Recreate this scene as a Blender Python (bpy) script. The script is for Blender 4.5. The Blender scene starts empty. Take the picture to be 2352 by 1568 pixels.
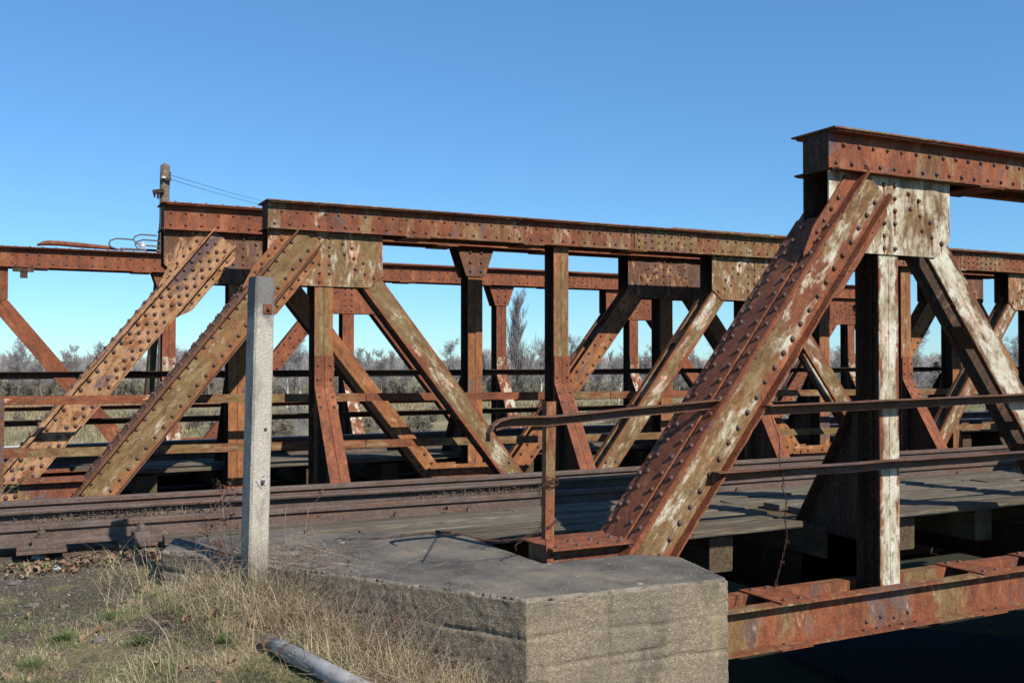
import bpy, bmesh, math, random
import numpy as np
from mathutils import Vector, Matrix, noise as mnoise
R = math.radians
random.seed(7)
rng = np.random.default_rng(11)

# ---------------------------------------------------------------- camera, sky, sun
# World frame: x runs along the bridges, y across them (away from the viewer), z up; eye height is z = 0.
sc = bpy.context.scene
COL = sc.collection
F = 2260.0
YAW, PITCH = 26.87, 1.04
cam_d = bpy.data.cameras.new('camera')
cam = bpy.data.objects.new('camera', cam_d); COL.objects.link(cam)
cam_d.sensor_width = 36.0
cam_d.lens = F / 2352 * 36.0
cam_d.clip_start = 0.05
cam_d.clip_end = 6000
cam.location = (0, 0, 0)
cam.rotation_euler = (R(90 + PITCH), 0, R(-YAW))
sc.camera = cam
sc.view_settings.view_transform = 'Standard'
sc.view_settings.look = 'None'
sc.view_settings.exposure = 0.34
sc.view_settings.gamma = 1.0
sc.view_settings.use_curve_mapping = False

SUN_TO = Vector((0.30, -1.0, 0.86)).normalized()          # towards the sun
el = math.asin(SUN_TO.z); az = math.atan2(SUN_TO.x, SUN_TO.y)
w = bpy.data.worlds.new('World'); sc.world = w; w.use_nodes = True
nt = w.node_tree; nt.nodes.clear()
sky = nt.nodes.new('ShaderNodeTexSky'); sky.sky_type = 'NISHITA'; sky.sun_disc = False
sky.sun_elevation = el; sky.sun_rotation = az
sky.altitude = 600; sky.air_density = 1.0; sky.dust_density = 0.0; sky.ozone_density = 2.2
bg = nt.nodes.new('ShaderNodeBackground'); bg.inputs['Strength'].default_value = 0.09
wo = nt.nodes.new('ShaderNodeOutputWorld')
tint = nt.nodes.new('ShaderNodeMix'); tint.data_type = 'RGBA'; tint.blend_type = 'MULTIPLY'; tint.inputs[0].default_value = 1.0; tint.inputs[7].default_value = (.66, 1.05, 1.32, 1)
nt.links.new(sky.outputs[0], tint.inputs[6]); even = nt.nodes.new('ShaderNodeMix'); even.data_type = 'RGBA'; even.inputs[0].default_value = .26; even.inputs[7].default_value = (1.35, 3.6, 7.3, 1)
nt.links.new(tint.outputs[2], even.inputs[6]); nt.links.new(even.outputs[2], bg.inputs[0]); nt.links.new(bg.outputs[0], wo.inputs[0])
sd = bpy.data.lights.new('sun', 'SUN'); sd.energy = 5.0; sd.angle = R(0.5); sd.color = (1.0, 0.95, 0.87)
sun = bpy.data.objects.new('sun', sd); COL.objects.link(sun)
sun.rotation_euler = (-SUN_TO).to_track_quat('-Z', 'Y').to_euler()

# survey helper: where the sight line through a point of the photograph meets a known plane of the place
_rot = cam.rotation_euler.to_matrix()
def ray(x, y):
    return _rot @ Vector(((x - 1176) / F, (784 - y) / F, -1.0))
def onT(x, y, t):
    d = ray(x, y); k = t / d.y; return Vector((d.x * k, t, d.z * k))
def onZ(x, y, z):
    d = ray(x, y); k = z / d.z; return Vector((d.x * k, d.y * k, z))
def atD(x, depth, z):
    d = ray(x, 784); k = depth; return Vector((d.x * k, d.y * k, z))

# ---------------------------------------------------------------- materials
class N:
    def __init__(s, name):
        s.m = bpy.data.materials.new(name); s.m.use_nodes = True
        s.t = s.m.node_tree; s.t.nodes.clear()
        s.out = s.t.nodes.new('ShaderNodeOutputMaterial')
        s.b = s.t.nodes.new('ShaderNodeBsdfPrincipled')
        s.t.links.new(s.b.outputs[0], s.out.inputs[0])
        s.tc = s.t.nodes.new('ShaderNodeTexCoord')
        s.oi = s.t.nodes.new('ShaderNodeObjectInfo')
    def lk(s, a, b): s.t.links.new(a, b)
    def coord(s, scale=(1, 1, 1), off=True, src='Object'):
        mp = s.t.nodes.new('ShaderNodeMapping'); mp.inputs['Scale'].default_value = scale
        s.lk(s.tc.outputs[src], mp.inputs['Vector'])
        if off:
            mu = s.t.nodes.new('ShaderNodeMath'); mu.operation = 'MULTIPLY'; mu.inputs[1].default_value = 37.0
            s.lk(s.oi.outputs['Random'], mu.inputs[0]); s.lk(mu.outputs[0], mp.inputs['Location'])
        return mp.outputs[0]
    def world(s, scale=(1, 1, 1)):
        g = s.t.nodes.new('ShaderNodeNewGeometry')
        mp = s.t.nodes.new('ShaderNodeMapping'); mp.inputs['Scale'].default_value = scale
        s.lk(g.outputs['Position'], mp.inputs['Vector']); return mp.outputs[0]
    def noise(s, v, scale, detail=6, rough=.6, dist=0):
        n = s.t.nodes.new('ShaderNodeTexNoise')
        n.inputs['Scale'].default_value = scale; n.inputs['Detail'].default_value = detail
        n.inputs['Roughness'].default_value = rough; n.inputs['Distortion'].default_value = dist
        s.lk(v, n.inputs['Vector']); return n.outputs['Fac']
    def voro(s, v, scale, feature='F1', out='Distance', rand=1):
        n = s.t.nodes.new('ShaderNodeTexVoronoi'); n.feature = feature
        n.inputs['Scale'].default_value = scale; n.inputs['Randomness'].default_value = rand
        s.lk(v, n.inputs['Vector']); return n.outputs[out]
    def ramp(s, f, stops):
        n = s.t.nodes.new('ShaderNodeValToRGB'); e = n.color_ramp.elements
        e[0].position, e[0].color = stops[0][0], (*stops[0][1], 1)
        e[1].position, e[1].color = stops[-1][0], (*stops[-1][1], 1)
        for p, c in stops[1:-1]:
            k = e.new(p); k.color = (*c, 1)
        s.lk(f, n.inputs[0]); return n.outputs[0]
    def math(s, op, a, b=None, c=None):
        n = s.t.nodes.new('ShaderNodeMath'); n.operation = op
        for i, v in enumerate((a, b, c)):
            if v is None: continue
            if isinstance(v, (int, float)): n.inputs[i].default_value = v
            else: s.lk(v, n.inputs[i])
        return n.outputs[0]
    def step(s, v, lo, hi):
        n = s.t.nodes.new('ShaderNodeMapRange'); n.clamp = True; n.interpolation_type = 'SMOOTHSTEP'
        n.inputs['From Min'].default_value = lo; n.inputs['From Max'].default_value = hi
        s.lk(v, n.inputs['Value']); return n.outputs['Result']
    def mix(s, f, a, b, mode='MIX'):
        n = s.t.nodes.new('ShaderNodeMix'); n.data_type = 'RGBA'; n.blend_type = mode
        if isinstance(f, (int, float)): n.inputs[0].default_value = f
        else: s.lk(f, n.inputs[0])
        for i, v in ((6, a), (7, b)):
            if isinstance(v, tuple): n.inputs[i].default_value = (*v, 1)
            else: s.lk(v, n.inputs[i])
        return n.outputs[2]
    def sep(s, v):
        n = s.t.nodes.new('ShaderNodeSeparateXYZ'); s.lk(v, n.inputs[0]); return n.outputs
    def bump(s, h, strength=.4, dist=.01):
        n = s.t.nodes.new('ShaderNodeBump'); n.inputs['Strength'].default_value = strength
        n.inputs['Distance'].default_value = dist; s.lk(h, n.inputs['Height']); s.lk(n.outputs[0], s.b.inputs['Normal'])
    def fin(s, col, rough=.8, spec=.25):
        if isinstance(col, tuple): s.b.inputs['Base Color'].default_value = (*col, 1)
        else: s.lk(col, s.b.inputs['Base Color'])
        if isinstance(rough, (int, float)): s.b.inputs['Roughness'].default_value = rough
        else: s.lk(rough, s.b.inputs['Roughness'])
        s.b.inputs['Specular IOR Level'].default_value = spec
        return s.m

def steel(name, base='red', olive=0.0, white=0.0, tan=0.0, pink=0.0, purple=0.15, axis='v', edge=None, var=1.0):
    """old riveted steel: rust under flaking layers of olive, red-lead and white paint, streaked along the run-off"""
    n = N(name)
    sc_ = {'v': (1, 1, .42), 'x': (.40, 1, 1), 'i': (1, 1, 1)}[axis]
    v = n.coord(sc_); vi = n.coord((1, 1, 1))
    A = n.noise(v, 3.2, 5, .62, .4); B = n.noise(v, 14, 7, .72); C = n.noise(vi, 70, 3, .6); D = n.noise(v, 5.3, 6, .68, .8)
    E = n.noise(v, 2.1, 5, .6, .3); G = n.noise(v, 7.5, 6, .7, .2)
    P = {'red': [(.30, (.045, .018, .012)), (.44, (.135, .040, .019)), (.55, (.22, .066, .028)), (.70, (.37, .155, .075))],
         'brown': [(.30, (.04, .021, .014)), (.44, (.09, .042, .024)), (.56, (.135, .062, .034)), (.72, (.22, .12, .068))],
         'orange': [(.30, (.075, .03, .018)), (.43, (.19, .07, .026)), (.55, (.29, .115, .042)), (.70, (.42, .21, .09))],
         'dark': [(.30, (.014, .010, .008)), (.46, (.030, .020, .014)), (.60, (.05, .032, .02)), (.78, (.10, .08, .055))],
         'dull': [(.30, (.045, .034, .029)), (.46, (.085, .063, .053)), (.60, (.125, .097, .082)), (.75, (.19, .155, .125))]}[base]
    bv = n.math('ADD', n.math('MULTIPLY', A, .45), n.math('MULTIPLY', B, .55))
    col = n.ramp(bv, P)
    def layer(col, amount, field, colour, hard=.035, eat=.35):
        if amount <= 0: return col
        th = .74 - .47 * amount
        f = n.math('ADD', n.math('MULTIPLY', field, 1 - eat), n.math('MULTIPLY', B, eat))
        if edge:
            ec, ew = edge if isinstance(edge, tuple) else (2, edge)
            o = n.sep(n.tc.outputs['Object'])[ec]
            e_ = n.step(n.math('ABSOLUTE', o), ew * .45, ew * 1.02)
            f = n.math('SUBTRACT', f, n.math('MULTIPLY', e_, .13))
        return n.mix(n.step(f, th - hard, th + hard), col, colour)
    tanc = n.ramp(B, [(.35, (.22, .105, .05)), (.6, (.40, .23, .12))])
    oli = n.ramp(n.math('ADD', n.math('MULTIPLY', B, .5), n.math('MULTIPLY', G, .5)), [(.36, (.08, .046, .018)), (.5, (.165, .105, .042)), (.64, (.27, .20, .105))])
    whi = n.ramp(G, [(.34, (.18, .14, .085)), (.43, (.33, .275, .18)), (.53, (.48, .44, .335)), (.68, (.60, .57, .48))])
    pnk = n.ramp(B, [(.35, (.42, .20, .12)), (.65, (.62, .36, .26))])
    pur = n.ramp(B, [(.35, (.055, .035, .035)), (.65, (.13, .085, .085))])
    col = layer(col, tan, D, tanc)
    col = layer(col, olive, E, oli, .045)
    col = layer(col, purple, n.noise(v, 4.1, 5, .6, .5), pur)
    col = layer(col, white, D, whi, .055)
    col = layer(col, pink, n.noise(v, 4.7, 7, .75, .6), pnk, .02)
    stk = n.noise(n.coord({'v': (1, 1, .10), 'x': (.10, 1, 1), 'i': (1, 1, 1)}[axis]), 16, 6, .7, .3)
    col = n.mix(n.math('MULTIPLY', n.step(stk, .55, .63), .55), col, (.14, .065, .03))
    pits = n.step(n.math('ADD', n.math('MULTIPLY', C, .6), n.math('MULTIPLY', G, .4)), .60, .66)
    mot = n.noise(n.coord({'v': (1, 1, .6), 'x': (.6, 1, 1), 'i': (1, 1, 1)}[axis]), 26, 6, .74, .3)
    col = n.mix(n.math('MULTIPLY', n.step(mot, .53, .60), .55), col, (.085, .036, .022))
    col = n.mix(n.math('MULTIPLY', pits, .7), col, (.07, .026, .015))
    col = n.mix(n.math('MULTIPLY', n.step(C, .52, .62), .18), col, (.42, .22, .11))
    hgt = n.math('ADD', n.math('MULTIPLY', B, 1.0), n.math('MULTIPLY', C, .5))
    n.bump(hgt, .55, .006)
    return n.fin(col, .78, .22)

def wood(name, light=(.205, .17, .125), dark=(.035, .028, .021), green=0.0):
    n = N(name)
    v = n.coord((.35, 9, 9)); vv = n.coord((1, 1, 1))
    g = n.noise(v, 5, 8, .7, .6); f = n.noise(v, 22, 4, .6); b = n.noise(vv, 3, 4, .6)
    col = n.ramp(n.math('ADD', n.math('MULTIPLY', g, .6), n.math('MULTIPLY', f, .4)), [(.36, dark), (.52, tuple((a + c) / 2 for a, c in zip(light, dark))), (.62, light)])
    col = n.mix(n.math('MULTIPLY', n.step(b, .45, .7), .45), col, (.13, .095, .06))
    if green: col = n.mix(n.math('MULTIPLY', n.step(n.noise(vv, 5, 4, .6), .5, .65), green), col, (.16, .15, .05))
    n.bump(n.math('ADD', g, n.math('MULTIPLY', f, .6)), .9, .010)
    return n.fin(col, .95, .04)

M = {}
# near truss
M['A_chord'] = steel('rusted_chord_with_ochre_patches', 'red', olive=.46, white=.20, purple=.34)
M['A_gusset'] = steel('whitewashed_gusset', 'brown', olive=.70, white=.60, pink=.14, purple=.06)
M['A_vert'] = steel('white_flaking_post', 'red', olive=.5, white=.70, pink=.26, purple=.05, edge=(0, .10))
M['A_diag'] = steel('white_flaking_diagonal', 'brown', olive=.5, white=.68, pink=.36, purple=.05, axis='x', edge=(2, .115))
M['A_web'] = steel('ochre_and_white_end_post', 'red', olive=.62, white=.44, pink=.24, purple=.12, axis='x', edge=.17)
M['A_cover'] = steel('scaly_brown_cover', 'red', olive=.22, purple=.30, axis='i')
M['A_low'] = steel('ochre_lower_chord', 'red', olive=.44, white=.22, pink=.22, purple=.34)
M['A_plate'] = steel('bright_rust_plate', 'red', tan=.12, purple=.0, axis='i')
# second truss
M['B_chord'] = steel('rust_and_olive_chord', 'red', olive=.50, white=.27, pink=.14, purple=.34)
M['B_gusset'] = steel('olive_gusset', 'orange', olive=.60, white=.40, pink=.34, purple=.14)
M['B_vert'] = steel('olive_brown_post', 'orange', olive=.60, white=.24, pink=.14, purple=.16, edge=(0, .10))
M['B_diag'] = steel('olive_grey_diagonal', 'red', olive=.62, white=.42, pink=.34, purple=.08, axis='x', edge=(2, .115))
M['B_web'] = steel('olive_end_post', 'orange', olive=.60, white=.28, pink=.14, purple=.12, axis='x', edge=.15)
M['B_cover'] = steel('scaly_red_cover', 'brown', tan=.10, purple=.12, axis='x')
# third truss
M['C_chord'] = steel('red_rust_chord', 'red', tan=.16, purple=.28)
M['C_gusset'] = steel('purple_brown_gusset', 'brown', tan=.40, purple=.42)
M['C_vert'] = steel('orange_rust_post', 'orange', tan=.3, purple=.34)
M['C_diag'] = steel('orange_rust_diagonal', 'orange', tan=.34, purple=.25, axis='x')
M['C_web'] = steel('tan_end_post', 'orange', tan=.60, purple=.30, axis='x')
# fourth truss
M['D_steel'] = steel('dark_red_rust', 'red', tan=.08, purple=.26)
M['D_diag'] = steel('dark_red_diagonal', 'red', tan=.14, purple=.25, axis='x')
M['D_pale'] = steel('bleached_bracket', 'red', white=.44, pink=.3, tan=.4, purple=.0)
M['brace'] = steel('red_lead_bracket', 'red', tan=.10, purple=.06)
M['inner'] = steel('dark_inner_steel', 'dark', purple=.2, olive=.2, white=.08)  # shade painted in: darker steel for side, far and end plates of members
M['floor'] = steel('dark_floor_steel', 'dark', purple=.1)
M['rivet'] = steel('rivet_rust', 'brown', purple=.55, axis='i')
M['rivet_tan'] = steel('rivet_brown', 'brown', tan=.30, purple=.2, axis='i')
M['rail'] = steel('dark_brown_rail', 'dull', purple=.2, axis='x')
M['bar'] = steel('olive_flat_bar', 'red', olive=.55, tan=.18, purple=.06, axis='x')
M['barpink'] = steel('pink_flaked_bar', 'red', olive=.4, pink=.42, purple=.1, axis='x')
M['handrail'] = steel('rust_angle_bar', 'brown', purple=.45, axis='x')
M['railpost'] = steel('rust_and_ochre_stanchion', 'red', olive=.36, purple=.22, white=.08)
M['wood'] = wood('weathered_plank')
M['wood2'] = wood('weathered_plank_pale', (.26, .22, .165), (.05, .04, .03))
M['sleeper'] = wood('dark_sleeper', (.15, .105, .065), (.035, .025, .018), green=.35)
M['pole'] = wood('grey_pole_wood', (.30, .25, .19), (.07, .05, .035))
def shiny():
    n = N('polished_rail_top'); n.b.inputs['Metallic'].default_value = .8
    return n.fin((.20, .20, .22), .42, .5)
M['shiny'] = shiny()

# ---------------------------------------------------------------- object helpers
def tag(o, label=None, cat=None, group=None, kind=None):
    if label: o['label'] = label
    if cat: o['category'] = cat
    if group: o['group'] = group
    if kind: o['kind'] = kind
    return o
WM = {}
def empty(name, loc=(0, 0, 0), label=None, cat=None, group=None):
    o = bpy.data.objects.new(name, None); COL.objects.link(o); o.location = loc; o.empty_display_size = .2
    WM[o.name] = Matrix.Translation(loc)
    return tag(o, label, cat, group)
OFF = Vector((0, 0, 0))
def link(o, parent, loc, rot):
    COL.objects.link(o)
    m = Matrix.LocRotScale(Vector(loc) + OFF, rot.to_quaternion() if rot else None, None)
    if parent is not None:
        o.parent = parent
        m = WM[parent.name].inverted() @ m
        o.matrix_basis = m
        WM[o.name] = WM[parent.name] @ m
    else:
        o.matrix_basis = m; WM[o.name] = m
    return o
class MB:
    def __init__(s): s.v = []; s.f = []; s.mi = []; s.cur = 0
    def add(s, vs, fs):
        k = len(s.v); s.v += [tuple(p) for p in vs]
        s.f += [tuple(i + k for i in f) for f in fs]; s.mi += [s.cur] * len(fs); return s
    def box(s, x0, x1, y0, y1, z0, z1):
        x0, x1 = min(x0, x1), max(x0, x1); y0, y1 = min(y0, y1), max(y0, y1); z0, z1 = min(z0, z1), max(z0, z1)
        return s.add([(x, y, z) for x in (x0, x1) for y in (y0, y1) for z in (z0, z1)],
                     [(0, 1, 3, 2), (4, 6, 7, 5), (0, 4, 5, 1), (2, 3, 7, 6), (0, 2, 6, 4), (1, 5, 7, 3)])
    def prism(s, pts, a, b, ax='y'):
        """polygon (counter-clockwise or not) extruded along an axis"""
        n = len(pts)
        def P(p, q):
            return {'y': (p[0], q, p[1]), 'z': (p[0], p[1], q), 'x': (q, p[0], p[1])}[ax]
        vs = [P(p, a) for p in pts] + [P(p, b) for p in pts]
        fs = [tuple(range(n)), tuple(range(2 * n - 1, n - 1, -1))] + [(i, i + n, (i + 1) % n + n, (i + 1) % n) for i in range(n)]
        return s.add(vs, fs)
    def tube(s, pts, rad, n=6, caps=True):
        pts = [Vector(p) for p in pts]; rad = rad if hasattr(rad, '__len__') else [rad] * len(pts)
        vs = []; up = None
        for i, p in enumerate(pts):
            d = (pts[min(i + 1, len(pts) - 1)] - pts[max(i - 1, 0)]).normalized()
            if up is None: up = d.orthogonal().normalized()
            a = (up - d * up.dot(d)).normalized(); b = d.cross(a); up = a
            vs += [p + (a * math.cos(2 * math.pi * k / n) + b * math.sin(2 * math.pi * k / n)) * rad[i] for k in range(n)]
        fs = [(i * n + k, i * n + (k + 1) % n, (i + 1) * n + (k + 1) % n, (i + 1) * n + k) for i in range(len(pts) - 1) for k in range(n)]
        if caps: fs += [tuple(range(n - 1, -1, -1)), tuple((len(pts) - 1) * n + k for k in range(n))]
        return s.add(vs, fs)
    def obj(s, name, mat, parent=None, loc=(0, 0, 0), rot=None, smooth=False, fix=True):
        me = bpy.data.meshes.new(name); me.from_pydata(s.v, [], s.f)
        for m_ in (mat if isinstance(mat, (list, tuple)) else [mat]): me.materials.append(m_)
        if any(s.mi): me.polygons.foreach_set('material_index', s.mi)
        if fix:
            b = bmesh.new(); b.from_mesh(me); bmesh.ops.recalc_face_normals(b, faces=b.faces); b.to_mesh(me); b.free()
        if smooth: me.polygons.foreach_set('use_smooth', [True] * len(me.polygons))
        me.update()
        return link(bpy.data.objects.new(name, me), parent, loc, rot)
def bevel(o, w_=.006, seg=1):
    m_ = o.modifiers.new('bevel', 'BEVEL'); m_.width = w_; m_.segments = seg; m_.limit_method = 'ANGLE'; m_.angle_limit = R(40)
    return o

# ---------------------------------------------------------------- rivets
def rivet_template(seg=8):
    vs = []; prof = [(1.0, 0), (1.0, .42), (.76, .80), (.38, .98)]
    for r_, h_ in prof:
        vs += [(r_ * math.cos(2 * math.pi * k / seg), r_ * math.sin(2 * math.pi * k / seg), h_) for k in range(seg)]
    vs.append((0, 0, 1.02))
    fs = [(i * seg + k, i * seg + (k + 1) % seg, (i + 1) * seg + (k + 1) % seg, (i + 1) * seg + k) for i in range(3) for k in range(seg)]
    fs += [(3 * seg + k, 3 * seg + (k + 1) % seg, 4 * seg) for k in range(seg)]
    return vs, fs
RV, RF = rivet_template()
AXM = {'-y': Matrix.Rotation(R(90), 3, 'X'), '+y': Matrix.Rotation(R(-90), 3, 'X'), '+z': Matrix.Identity(3), '-z': Matrix.Rotation(R(180), 3, 'X'),
       '-x': Matrix.Rotation(R(-90), 3, 'Y')}
rivet_meshes = {}
def rivet_mesh(r_, mat):
    k = (round(r_, 4), mat.name)
    if k not in rivet_meshes:
        me = bpy.data.meshes.new('rivet'); me.from_pydata([(x * r_, y * r_, z * r_) for x, y, z in RV], [], RF)
        me.polygons.foreach_set('use_smooth', [True] * len(RF)); me.materials.append(mat); me.update(); rivet_meshes[k] = me
    return rivet_meshes[k]
RIV = []   # (bridge key, parent object, local position, axis, radius, material)
def rv(key, parent, p, ax='-y', r_=.0165, mat=None):
    if random.random() < .012: return
    RIV.append((key, parent, Vector(p), ax, r_ * random.uniform(.88, 1.10), mat or M['rivet']))
def in_view(p):
    q = _rot.transposed() @ p
    if q.z > -1: return None
    x = 1176 + F * q.x / -q.z; y = 784 - F * q.y / -q.z
    return (x, y, -q.z) if -30 < x < 2382 and -30 < y < 1598 else None
def flush_rivets(roots):
    for key, root in roots.items():
        L = []
        for it in RIV:
            if it[0] != key: continue
            wp = WM[it[1].name] @ it[2]
            s_ = in_view(wp)
            L.append((s_[2] if s_ else 1e3 + wp.length, it, wp))
        L.sort(key=lambda e: e[0])
        for d_, (k, par, p, ax, r_, mat), wp in L[:300]:
            o = bpy.data.objects.new('rivet', rivet_mesh(round(r_, 3), mat)); COL.objects.link(o); o.parent = par
            o.matrix_basis = Matrix.Translation(p) @ AXM[ax].to_4x4() @ Matrix.Rotation(random.uniform(0, 6), 4, 'Z')
        rest = L[300:]
        if not rest: continue
        tv = np.array(RV); nf = len(RF)
        V = []; Fc = []; base = 0; inv = WM[root.name].inverted()
        for d_, (k, par, p, ax, r_, mat), wp in rest:
            m_ = np.array((inv @ WM[par.name] @ Matrix.Translation(p) @ AXM[ax].to_4x4()))
            V.append((tv * r_) @ m_[:3, :3].T + m_[:3, 3]); Fc += [tuple(i + base for i in f) for f in RF]; base += len(tv)
        me = bpy.data.meshes.new('rivets'); me.from_pydata(np.concatenate(V).tolist(), [], Fc)
        me.polygons.foreach_set('use_smooth', [True] * len(Fc)); me.materials.append(M['rivet']); me.update()
        o = bpy.data.objects.new('rivets', me); COL.objects.link(o); o.parent = root; WM[o.name] = WM[root.name].copy(); tag(o, kind='stuff')

# ---------------------------------------------------------------- trusses
ZT, ZB = 1.65, -1.66            # top of upper chord, top of lower chord
PAN = 2.9; TH = math.atan2(1.257, 1.0)
def truss(root, key, t0, u1, mats, side, npan=8, e0=.60, near_lab='', trap=False, splice_low=False, seam=False, cap=True, post_rows=2, gl=-1.45, rivets_top=False, stag=True, chord_gap=.15, pan=PAN):
    tn, tf = t0 + .09, t0 + .35
    A = lambda k: M[mats[k]]
    s0, s1 = u1 - e0, u1 + pan * (npan - 2) + .60
    # --- upper chord: two outward channels under a wide plate
    m = MB()
    m.box(s0, s1, tn, tn + .012, ZT - .30, ZT - .012).box(s0, s1, tf - .012, tf, ZT - .30, ZT - .012)
    m.box(s0 + .01, s1, t0 + .014, tn, ZT - .026, ZT - .0125).box(s0 + .01, s1, tf, t0 + .426, ZT - .026, ZT - .0125)
    rj = random.Random(int(t0 * 7)); jag = [(s0 + .1 + q * .11, t0 + .006 + (rj.random() ** 4) * .016) for q in range(int((s1 - s0) / .11) - 2)]
    m.prism([(s0 + .01, t0 + .008)] + jag + [(s1, t0 + .008), (s1, tn), (s0 + .01, tn)], ZT - .30, ZT - .287, 'z').box(s0 + .01, s1, tf, t0 + .432, ZT - .30, ZT - .287)
    ch = m.obj('top_chord', A('chord'), root, (u1, t0, ZT - .15)) if False else None
    def part(mb, name, mat, origin):
        o = origin; mb.v = [(x - o[0], y - o[1], z - o[2]) for x, y, z in mb.v]
        return mb.obj(name, mat, root, o)
    ch = part(m, 'top_chord', A('chord'), (u1, t0, ZT - .15)); ch['label'] = 'top chord of ' + near_lab
    m = MB()
    seg = 12; L_ = s1 - s0 + .06
    for i in range(seg):      # cover plate with a slightly wavy, corroded edge
        a = s0 - .03 + L_ * i / seg; b = a + L_ / seg
        m.box(a, b - .0004, t0 + random.uniform(-.003, .003), t0 + .44, ZT - .012, ZT + (.0005 if i % 2 else 0))
    cp = part(m, 'cover_plate', A('chord'), (u1, t0, ZT))
    if cap:
        m = MB(); m.box(s0 - .004, s0 + .008, tn + .012, tf - .012, ZT - .30, ZT - .013).box(s0 - .03, s0 - .004, t0 + .03, t0 + .41, ZT - .30, ZT - .288)
        part(m, 'end_plate', M['inner'], (s0, t0, ZT - .15))
    # stacked plates and splices along the chord
    for a, b in ((u1 + pan * 1.55, u1 + pan * 4.4),):
        m = MB(); m.box(a, b, t0 + .012, t0 + .428, ZT + .001, ZT + .014); part(m, 'cover_plate', A('chord'), (a, t0, ZT))
    x = s0 + .07; k = 0
    o_ = Vector((u1, t0, ZT - .15))
    while x < min(s1, 24):
        big = abs(((x - u1) / pan) % 2) < .45 or abs(((x - u1) / pan) % 2) > 1.6
        g = chord_gap
        rv(key, ch, Vector((x + (g / 2 if stag else 0), tn, ZT - .105)) - o_)
        rv(key, ch, Vector((x, tn, ZT - .235)) - o_)
        if rivets_top:
            rv(key, cp, Vector((x + .04, t0 + .06, ZT + .001)) - Vector((u1, t0, ZT)), '+z')
        x += g * random.uniform(.92, 1.08); k += 1
    for sx in (u1 + pan * 1.36, u1 + pan * 3.4):        # splice plate on the web with a dense rivet pattern
        m = MB(); m.box(sx, sx + .95, tn - .010, tn - .0005, ZT - .286, ZT - .03)
        sp = part(m, 'splice_plate', A('chord'), (sx, tn, ZT - .15))
        for i in range(9):
            for j in range(3):
                rv(key, sp, (.06 + i * .10, -.010, .07 - j * .085 - (.02 if i % 2 else 0)))
    for i in range(1, (npan - 2) * 2):                      # batten plates under the chord
        bx = u1 + i * pan / 2
        if i % 4 == 0: continue
        m = MB(); m.box(bx - .55, bx - .27, t0 + .012, t0 + .43, ZT - .312, ZT - .301); part(m, 'batten_plate', A('chord'), (bx, t0, ZT - .3))
    # --- lower chord
    m = MB(); l0, l1 = u1 - pan - .1, u1 + pan * (npan - 1) + .1
    for (a, b, c, d) in ((tn, tn + .012, t0, tn), (tf - .012, tf, tf, t0 + .44)):
        m.box(l0, l1, a, b, ZB - .30, ZB)
        m.box(l0, l1, c + (.001 if c > tn else 0), d - (.001 if c < tn else 0), ZB - .0135, ZB)
        m.box(l0, l1, c + (.001 if c > tn else 0) - (.006 if c < tn else 0), d - (.001 if c < tn else 0), ZB - .30, ZB - .286)
    lc = part(m, 'lower_chord', A('low'), (u1, t0, ZB - .15)); lc['label'] = 'lower chord of ' + near_lab
    for j in range(-1, npan):
        for dx in (-1.0, 1.02):
            bx = u1 + j * pan + dx
            if not (l0 < bx - .2 and bx < l1 - .2): continue
            m = MB(); m.box(bx - .14, bx + .14, t0 - .004, t0 + .443, ZB + .001, ZB + .012)
            bp = part(m, 'batten_plate', A('plate'), (bx, t0, ZB + .001))
            for rx in (-.07, .07):
                for ry in (.05, .39): rv(key, bp, (rx, ry, .011), '+z')
            m = MB(); m.box(bx - .14, bx + .14, t0 - .002, t0 + .43, ZB - .313, ZB - .3015); part(m, 'batten_plate', A('plate'), (bx, t0, ZB - .3))
            for rx in (-.07, .07): rv(key, lc, Vector((bx + rx, t0 + .045, ZB - .286)) - Vector((u1, t0, ZB - .15)), '+z', .015)
        jx = u1 + j * pan
        for q in range(5): rv(key, lc, Vector((jx - .32 + q * .13, t0 + .05, ZB - .286)) - Vector((u1, t0, ZB - .15)), '+z', .015)
        for q in range(4): rv(key, lc, Vector((jx - .26 + q * .14, tn, ZB - .235 + .02 * (q % 2))) - Vector((u1, t0, ZB - .15)), '-y')
    # --- end posts
    def end_post(xb, sgn):
        """inclined box post from the bearing up to the first upper joint"""
        th = TH if sgn > 0 else math.pi - TH
        rot = Matrix.Rotation(-th, 3, 'Y')
        base = Vector((xb, t0, -2.0)); Lp = 4.20
        if sgn < 0: zs = -1
        else: zs = 1
        hw = .15
        m = MB()
        m.box(0, Lp, .09 - .026, .09 - .014, -hw, hw).box(0, Lp, .364, .376, -hw, hw)
        wb = m.obj('end_post', A('web'), root, base, rot); wb['label'] = 'end post of ' + near_lab
        m = MB()
        for zz in (-hw, hw - .014):
            rj = random.Random(int(zz * 1000) + int(t0 * 10)); jag = [(q * .09, -.006 + (rj.random() ** 3) * .013) for q in range(1, int((Lp - .05) / .09))]
            m.prism([(0, -.006)] + jag + [(Lp - .02, -.004), (Lp + .02, .03), (Lp + .03, .0635), (0, .0635)], zz - .001, zz + .013, 'z')
            m.box(0, Lp, .377, .446, zz - .001, zz + .013)
        m.obj('flange_angle', A('cover'), root, base, rot)
        m = MB(); zc = hw * zs
        m.box(0, Lp - .45, -.004, .444, zc, zc + .012 * zs)
        m.box(.1, Lp - .75, .128, .352, zc + .0125 * zs, zc + .026 * zs)
        m.box(.02, Lp - .55, .002, .100, zc + .0125 * zs, zc + .020 * zs)
        cv = m.obj('cover_plate', A('cover'), root, base, rot)
        ax = '+z' if sgn > 0 else '-z'
        x = .55
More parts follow.
